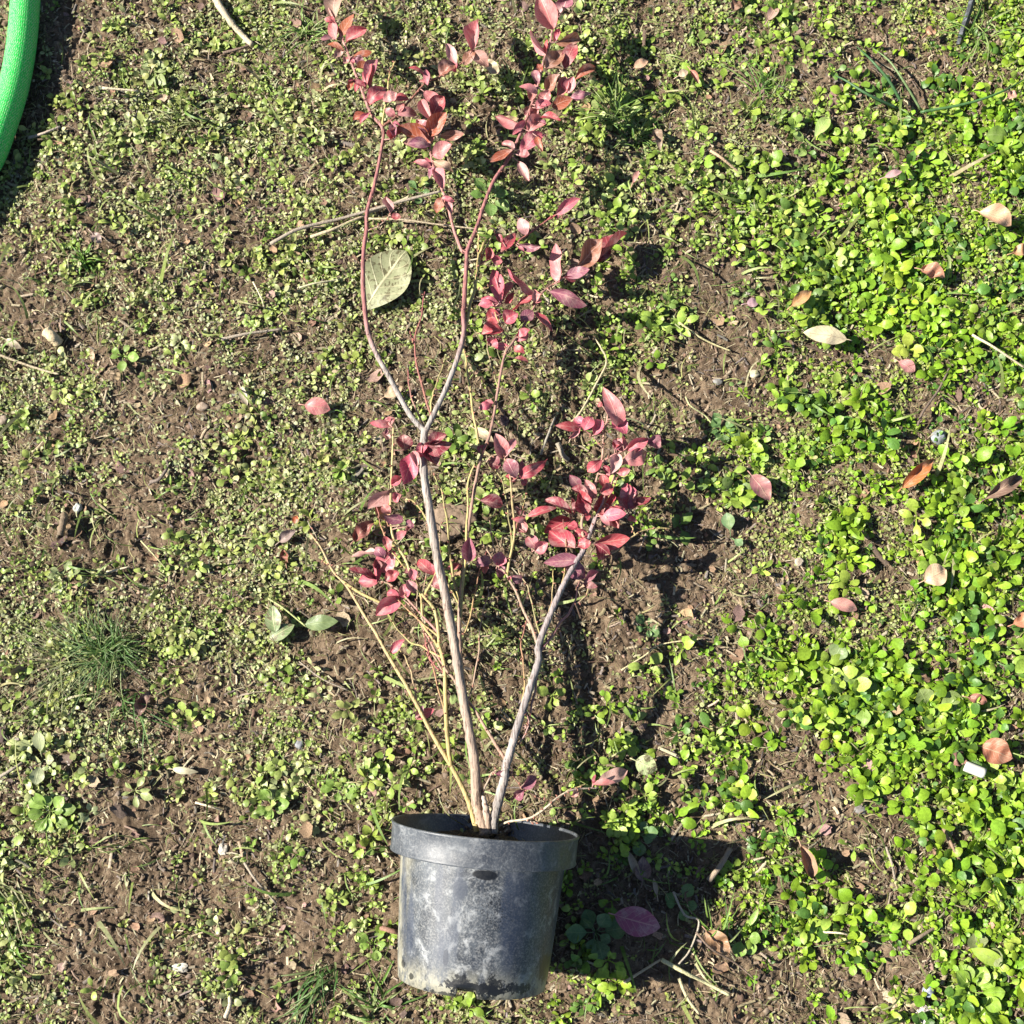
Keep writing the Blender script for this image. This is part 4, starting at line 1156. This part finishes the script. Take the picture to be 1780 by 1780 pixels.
# left stems
stem([pp(828, 1446), c3(590, 860), c3(560, 760), c3(500, 640), c3(430, 520), c3(360, 390), c3(290, 260), c3(200, 110), c3(140, 0), c2(340, 1450), c2(260, 1320), c2(200, 1250), c2(150, 1150), c2(100, 1090)],
     9, 3, .10, .045, YEL, (.36, .27, .15), mid=.085)
stem([c2(250, 1300), c2(340, 1360), c2(450, 1410), c2(560, 1450), c2(620, 1520), c2(680, 1620)], 5, 4, None, .105, YEL, YEL)
stem([c2(205, 1245), c2(180, 1200), c2(140, 1130), c2(90, 1030)], 3, 1.5, None, .04, TANG, SG)
stem([c2(195, 1235), c2(165, 1215), c2(150, 1195)], 2.5, 1.5, None, .05, YEL, YEL)
stem([c3(482, 610), c3(465, 450), c3(455, 300), c3(450, 150), c3(430, 60), c2(670, 1560), c2(650, 1430), c2(600, 1360), c2(560, 1300), c2(520, 1200), c2(470, 1120), c2(455, 1020), c2(460, 860), c2(465, 700), c2(465, 620)],
     7.5, 3, None, .10, YEL, (.38, .33, .16), mid=.105)
stem([c2(612, 1375), c2(610, 1350), c2(660, 1250), c2(660, 1150), c2(620, 1030), c2(560, 950), c2(520, 935)], 5, 2.5, None, .11, YEL, YEL)
stem([c2(650, 1530), c2(570, 1420), c2(480, 1330), c2(400, 1290)], 4, 2.5, None, .085, PINKS, TANG)
stem([c2(670, 1640), c2(600, 1590), c2(520, 1550), c2(440, 1440)], 4, 2, None, .06, YEL, OLV)
stem([c3(445, 150), c3(410, 90), c3(380, 20), c2(620, 1550), c2(560, 1430), c2(500, 1370), c2(440, 1300)], 3.5, 2, None, .08, PINKS, TANG)
stem([c2(570, 1420), c2(572, 1330), c2(570, 1240), c2(560, 1120)], 2.5, 1.5, None, .085, TANG, OLV)
stem([c3(440, 200), c3(400, 140), c3(370, 60), c3(360, 0)], 3, 2, None, .09, REDS, REDS)
stem([c2(610, 1430), c2(575, 1300), c2(520, 1240), c2(460, 1170), c2(420, 1160)], 4, 2, None, .10, YEL, YEL)
stem([c3(722, 585), c3(680, 500), c3(620, 400), c3(560, 310), c3(490, 210), c3(450, 150)], 6, 4, None, .11, (.36, .22, .16), TANG)
stem([c3(600, 870), c3(605, 800), c3(630, 720), c3(665, 645), c3(690, 620)], 4.5, 2.5, .105, .12, (.45, .38, .30), TANG)
stem([c3(650, 890), c3(640, 800), c3(630, 745)], 14, 6, .11, .125, TANG, (.45, .37, .31))
stem([c3(675, 905), c3(740, 860), c3(850, 840), c3(920, 790), c3(980, 740), c3(1060, 710), c3(1150, 705)], 4, 2.5, .10, .10, (.42, .36, .26), (.42, .34, .26), mid=.12)
stem([c3(850, 838), c3(960, 760), c3(1020, 715), c3(1100, 690)], 3, 2, None, .10, (.40, .36, .22), YEL)
stem([c3(820, 845), c3(850, 860), c3(888, 868)], 3, 1.5, None, .12, (.45, .40, .34), TANG)
stem([c3(735, 615), c3(770, 660), c3(810, 715), c3(880, 750), c3(910, 750)], 2.5, 1.5, None, .11, BRR, TANG)
stem([c3(850, 600 - 260), c3(835, 420), c3(800, 490), c3(785, 510)], 2.5, 2, None, .125, PINKS, GREY)
stem([c3(905, 100), c3(870, 230), c3(845, 350), c3(825, 440)], 4, 3, None, .125, (.38, .21, .16), PINKS)

for pts_ in ([(771, 1169), (745, 1120), (735, 1060), (742, 985)], [(760, 1110), (725, 1075), (690, 1040), (672, 1005)], [(803, 1130), (820, 1060), (832, 1000), (846, 960)],
             [(797, 1050), (772, 1000), (764, 930), (770, 905)], [(936, 1117), (958, 1050), (962, 990)], [(976, 1023), (985, 960), (978, 900)], [(1019, 972), (1002, 930), (985, 880)],
             [(1035, 897), (1060, 860), (1075, 828)], [(893, 932), (910, 880), (916, 842)], [(881, 999), (860, 960), (851, 905)], [(780, 1320), (772, 1240), (752, 1160), (735, 1120)],
             [(726, 1225), (712, 1160), (690, 1120)], [(812, 1230), (830, 1150), (836, 1080), (850, 1030)], [(700, 970), (668, 930), (655, 880)], [(1035, 925), (1075, 905), (1105, 880)],
             [(832, 460), (850, 420), (870, 395)], [(866, 673), (850, 620), (846, 580)], [(740, 746), (715, 690), (708, 640)], [(904, 1250), (912, 1180), (906, 1120), (917, 1075)]):
    stem(pts_, 3.2, 1.8, None, random.uniform(.05, .10), random.choice([YEL, TANG, PINKS, OLV]), random.choice([YEL, TANG, REDS]))

# ---- leaves: crop, base x, base y, tip x, tip y, width, colour letter
CL = {'p': (.44, .160, .165), 'r': (.37, .065, .080), 'd': (.19, .028, .045), 'o': (.30, .085, .045), 'g': (.42, .24, .20), 'm': (.47, .105, .145),
      'u': (.24, .085, .120), 'b': (.25, .11, .07), 'w': (.50, .28, .26), 'v': (.27, .30, .14), 't': (.40, .27, .18)}
LV = """1 240 110 250 -20 100 g;1 1370 155 1300 -20 118 p;1 1400 95 1450 -30 80 u;1 245 115 190 100 32 r;1 270 190 338 78 62 o;1 300 222 402 150 74 r;1 250 205 225 105 45 p
1 290 262 200 238 38 o;1 285 245 240 290 40 g;1 330 292 430 268 38 o;1 320 292 290 325 40 p;1 340 305 392 325 52 u;1 352 352 422 335 55 o;1 372 405 350 470 35 r;1 340 420 315 465 30 o
1 425 455 455 315 75 u;1 412 545 500 460 78 r;1 402 465 432 335 48 r;1 412 590 340 618 48 o;1 490 520 560 480 52 p;1 500 562 552 602 42 p;1 540 522 622 512 48 r;1 562 592 662 592 55 p
1 705 385 628 350 42 r;1 722 440 712 360 36 p;1 785 395 862 335 82 b;1 872 330 820 228 55 w;1 948 268 985 108 88 p;1 942 272 1030 342 72 g;1 905 335 965 262 55 b;1 872 372 850 322 34 m
1 702 472 790 535 58 p;1 742 622 690 520 62 p;1 742 612 800 500 85 r;1 725 702 815 585 92 o;1 742 742 668 622 85 p;1 732 740 575 655 95 o;1 722 772 598 735 62 g;1 530 722 572 660 52 r
1 542 640 552 712 42 u;1 782 700 905 690 34 b;1 742 802 842 748 84 p;1 742 862 648 838 42 p;1 752 832 852 892 46 t;1 752 872 802 975 66 p;1 802 1012 768 1095 54 o;1 802 1022 842 1102 42 p
1 530 1100 508 1018 48 w;1 530 1112 582 1120 34 r;1 1332 282 1258 160 48 p;1 1382 222 1515 210 62 b;1 1330 355 1422 268 82 b;1 1425 355 1482 228 72 r;1 1480 412 1582 348 46 o;1 1330 472 1402 388 72 b
1 1390 502 1432 400 64 p;1 1440 482 1472 398 62 p;1 1362 552 1468 508 70 o;1 1460 502 1562 480 28 u;1 1290 482 1198 448 64 p;1 1300 542 1345 468 62 p;1 1252 522 1272 438 54 p;1 1290 442 1268 368 44 u
1 1310 372 1288 332 36 o;1 1215 642 1078 602 50 p;1 1232 692 1312 618 82 p;1 1300 612 1405 620 42 r;1 1200 782 1305 688 82 m;1 1190 802 1245 798 54 p;1 1170 772 1108 738 42 p;1 1160 770 1048 832 54 o
1 1190 832 1242 930 48 w;1 1290 702 1312 782 32 o;1 1240 600 1290 560 50 p;1 1280 560 1330 520 50 p;1 1380 1110 1503 1028 58 m;1 1385 1108 1335 1138 18 r;1 1232 1212 1198 1128 62 w;1 1190 1260 1302 1270 42 u
1 1100 1292 1172 1208 52 r;1 1112 1252 1070 1208 34 d;1 1022 1342 1042 1280 50 r;1 1050 1332 1105 1348 52 m;1 1402 1462 1385 1265 72 p;1 1490 1382 1622 1238 105 b;1 1600 1342 1742 1208 62 r;1 1580 1352 1662 1290 64 d
1 1430 1422 1552 1390 58 u;1 1102 1560 1060 1395 72 m;1 1112 1552 1152 1458 52 p;1 1290 1532 1138 1388 48 m;1 1282 1560 1272 1495 42 p;1 1350 1502 1535 1572 46 u;1 1270 1612 1362 1705 44 r;1 1060 1562 988 1572 48 m
1 1090 1582 1000 1538 50 m;1 1092 1622 1025 1645 82 r;1 1120 1662 1185 1618 82 m;1 1112 1702 1005 1722 72 r;1 1200 1652 1265 1608 62 u;1 1190 1742 1245 1700 52 m;1 1070 1740 1040 1780 60 m
2 980 262 912 260 34 m;2 1000 232 1062 208 44 m;2 1000 312 1062 332 24 r;2 1000 262 1045 292 34 r;2 905 515 848 532 36 m;2 460 612 368 598 34 m;2 442 602 472 578 40 p;2 442 632 438 672 34 w
2 520 722 508 652 68 d;2 560 722 512 862 78 m;2 592 702 722 688 72 d;2 602 692 652 782 82 d;2 458 872 502 838 44 m;2 458 888 358 975 64 w;2 462 942 502 918 44 m;2 512 1032 428 1010 46 u;2 520 1052 558 1048 38 u
2 468 1112 522 1078 34 p;2 462 1122 428 1142 64 r;2 402 1172 288 1192 32 w;2 402 1252 472 1168 82 m;2 395 1292 272 1248 42 d;2 400 1302 318 1298 54 m;2 430 1292 490 1258 50 m;2 502 1368 395 1445 72 m
2 530 1372 508 1312 52 m;2 530 1292 558 1352 44 u;2 542 1242 562 1292 38 m;2 650 1272 578 1208 48 r;2 640 1322 706 1278 64 d;2 700 1242 772 1228 28 r;2 800 1212 805 1108 62 u;2 832 1222 902 1200 44 u
2 860 1212 872 1262 34 p;2 930 1232 942 1168 58 m;2 920 1242 952 1272 50 u;2 990 1272 1032 1302 40 u;2 1100 1152 1058 1098 52 p;2 1090 1162 1148 1130 54 m;2 1080 1112 1048 1070 40 v;2 1052 1082 1018 1032 52 p
2 1050 1022 1008 968 34 d;2 960 762 920 650 64 p;2 972 742 1002 668 36 p;2 1020 842 1142 762 54 r;2 1010 842 968 760 62 u;2 1030 852 1052 872 34 m;2 940 792 888 768 64 d;2 860 742 872 698 38 u
2 850 940 946 962 62 d;2 1060 1012 1182 975 34 r;2 1260 1002 1138 942 44 d;2 1255 1022 1138 1082 64 r;2 1270 1152 1162 1078 86 r;2 1282 1062 1238 1050 46 r;2 1290 1202 1138 1215 56 u;2 1230 1222 1312 1280 70 u
2 1310 1302 1372 1258 38 u;2 1340 1122 1278 1140 48 r;2 1352 1132 1505 1108 66 r;2 1360 1132 1422 1182 66 d;2 1330 1000 1290 900 60 r;2 1410 1012 1388 895 86 r;2 1380 905 1435 880 50 r;2 1362 932 1318 852 46 p
2 1390 1012 1492 1000 54 m;2 1430 1012 1462 1062 46 p;2 1502 1022 1542 1036 28 r;2 1512 962 1498 868 74 m;2 1510 972 1602 928 40 d;2 1500 982 1458 928 36 r;2 1292 882 1248 830 44 u;2 1330 922 1258 888 46 d
2 1310 1002 1288 930 64 d;2 1390 822 1402 882 44 r;2 1390 762 1328 812 48 r;2 1432 822 1462 738 52 w;2 1460 822 1512 808 36 r;2 1468 622 1398 448 70 p;2 1440 582 1495 642 66 m;2 1392 522 1370 514 24 r
2 1290 622 1188 610 38 r;2 1310 622 1270 578 44 m;2 1310 630 1345 572 50 m;2 1352 652 1386 588 58 m;2 1480 692 1438 700 44 u;2 1480 772 1582 738 72 p;2 1500 720 1590 668 56 m;2 1582 682 1645 702 64 u
2 1440 700 1500 690 56 m;2 1300 960 1262 985 44 d;2 1340 1000 1300 1015 40 r;2 1420 960 1450 1010 60 r;2 1330 1080 1270 1100 46 r;2 640 690 700 650 50 d;2 455 1000 420 960 40 p;2 430 1200 390 1150 44 u
3 205 92 268 34 38 m;3 318 392 402 348 40 m;3 680 642 762 632 30 u;3 800 702 868 658 48 u;3 770 752 812 718 44 u;3 1150 692 1278 628 62 g;3 1125 690 1225 682 28 p;3 1060 722 1030 745 26 g"""
leaves = []
for ln_ in LV.replace('\n', ';').split(';'):
    f = ln_.split()
    if len(f) != 7: continue
    cf = {'1': c1, '2': c2, '3': c3}[f[0]]; ks = {'1': .3371, '2': .3933, '3': .3819}[f[0]]
    leaves.append((cf(float(f[1]), float(f[2])), cf(float(f[3]), float(f[4])), float(f[5]) * ks, f[6]))
rx = np.random.default_rng(5)
for l in list(leaves):                     # small leaves half hidden under the larger ones
    if rx.random() < .36:
        (bx, by), (tx, ty), w, cl = l
        a = rx.choice([-1, 1]) * rx.uniform(.5, 1.3); k = rx.uniform(.45, .8); dx, dy = tx - bx, ty - by
        leaves.append(((bx + rx.normal(0, 3), by + rx.normal(0, 3)), (bx + k * (dx * math.cos(a) - dy * math.sin(a)), by + k * (dx * math.sin(a) + dy * math.cos(a))), w * k, rx.choice(list('rdumpm'))))
def big(l): return l[2] * math.hypot(l[0][0] - l[1][0], l[0][1] - l[1][1])
order = sorted(range(len(leaves)), key=lambda i: -big(leaves[i]))
single = set(order[:100]); rest = MB()
SP = np.array([(s[0], s[1]) for s in SAMP])
for i, ((bx, by), (tx, ty), w, cl) in enumerate(leaves):
    rr = np.random.default_rng(900 + i)
    d2 = (SP[:, 0] - bx) ** 2 + (SP[:, 1] - by) ** 2; j = int(np.argmin(d2)); s_ = SAMP[j]
    zb = s_[2][2] + rr.uniform(-.004, .008); L = math.hypot(tx - bx, ty - by)
    zt = max(.02, zb + rr.uniform(-.45, .45) * L * .8e-3)
    tx += (tx - bx) * .05; ty += (ty - by) * .05; B = P(bx, by, zb); T_ = P(tx, ty, zt); wm = w * .84e-3
    Lm = float(np.linalg.norm(T_ - B)); wt = max(wm, .40 * Lm); roll = math.acos(min(1, wm / wt)) * (1 if rr.random() < .5 else -1) + rr.normal(0, .25)
    V, F, U = blade(B, T_, wt * 1.04, roll, rr.uniform(-.10, .24), rr.choice([.25, .5, .8, 1.15]) * rr.uniform(.7, 1.2), rr.normal(0, .8), rr.uniform(.85, 1.05), 12, 6, rr.uniform(.0, .13), i)
    col = np.array(CL[cl]) * rr.uniform(.85, 1.12) * (1 + rr.normal(0, .04, 3))
    tipred = np.clip((U[:, 1] - .5) * 1.6, 0, 1)[:, None] * rr.uniform(0, .5)
    colv = col[None] * (1 - tipred) + col[None] * np.array([1.0, .55, .5]) * tipred
    mb = rest if i not in single else MB()
    mb.add(V - RO, F, colv, U)
    if math.sqrt(d2[j]) < 34:
        q = catmull([s_[2], (s_[2] + B) / 2 + np.array([0, 0, .001]), B + (T_ - B) * .06], 3)
        V2, F2, U2 = tube(q, .0007, 5); mb.add(V2 - RO, F2, np.array(PINKS))
    if i in single:
        mb.build('leaf', M_red, BR[s_[3]])
rest.build('leaf', M_red, root)['kind'] = 'stuff'
# buds along the bare twigs
bud = MB()
for k_, o_ in enumerate(BR):
    pts_ = [s for s in SAMP if s[3] == k_]
    for s_ in pts_[3::4]:
        rr = np.random.default_rng(abs(int(s_[0] * 10))); d_ = rr.normal(0, 1, 3); d_ /= np.linalg.norm(d_); d_[2] = abs(d_[2])
        q = [s_[2], s_[2] + d_ * .0022, s_[2] + d_ * .0045]
        V, F, U = tube(q, [.0010, .0013, .0003], 6); bud.add(V - RO, F, BRR)
bud.build('bud', M_twig, root)['kind'] = 'stuff'
print('leaves', len(leaves), 'branches', len(BR))
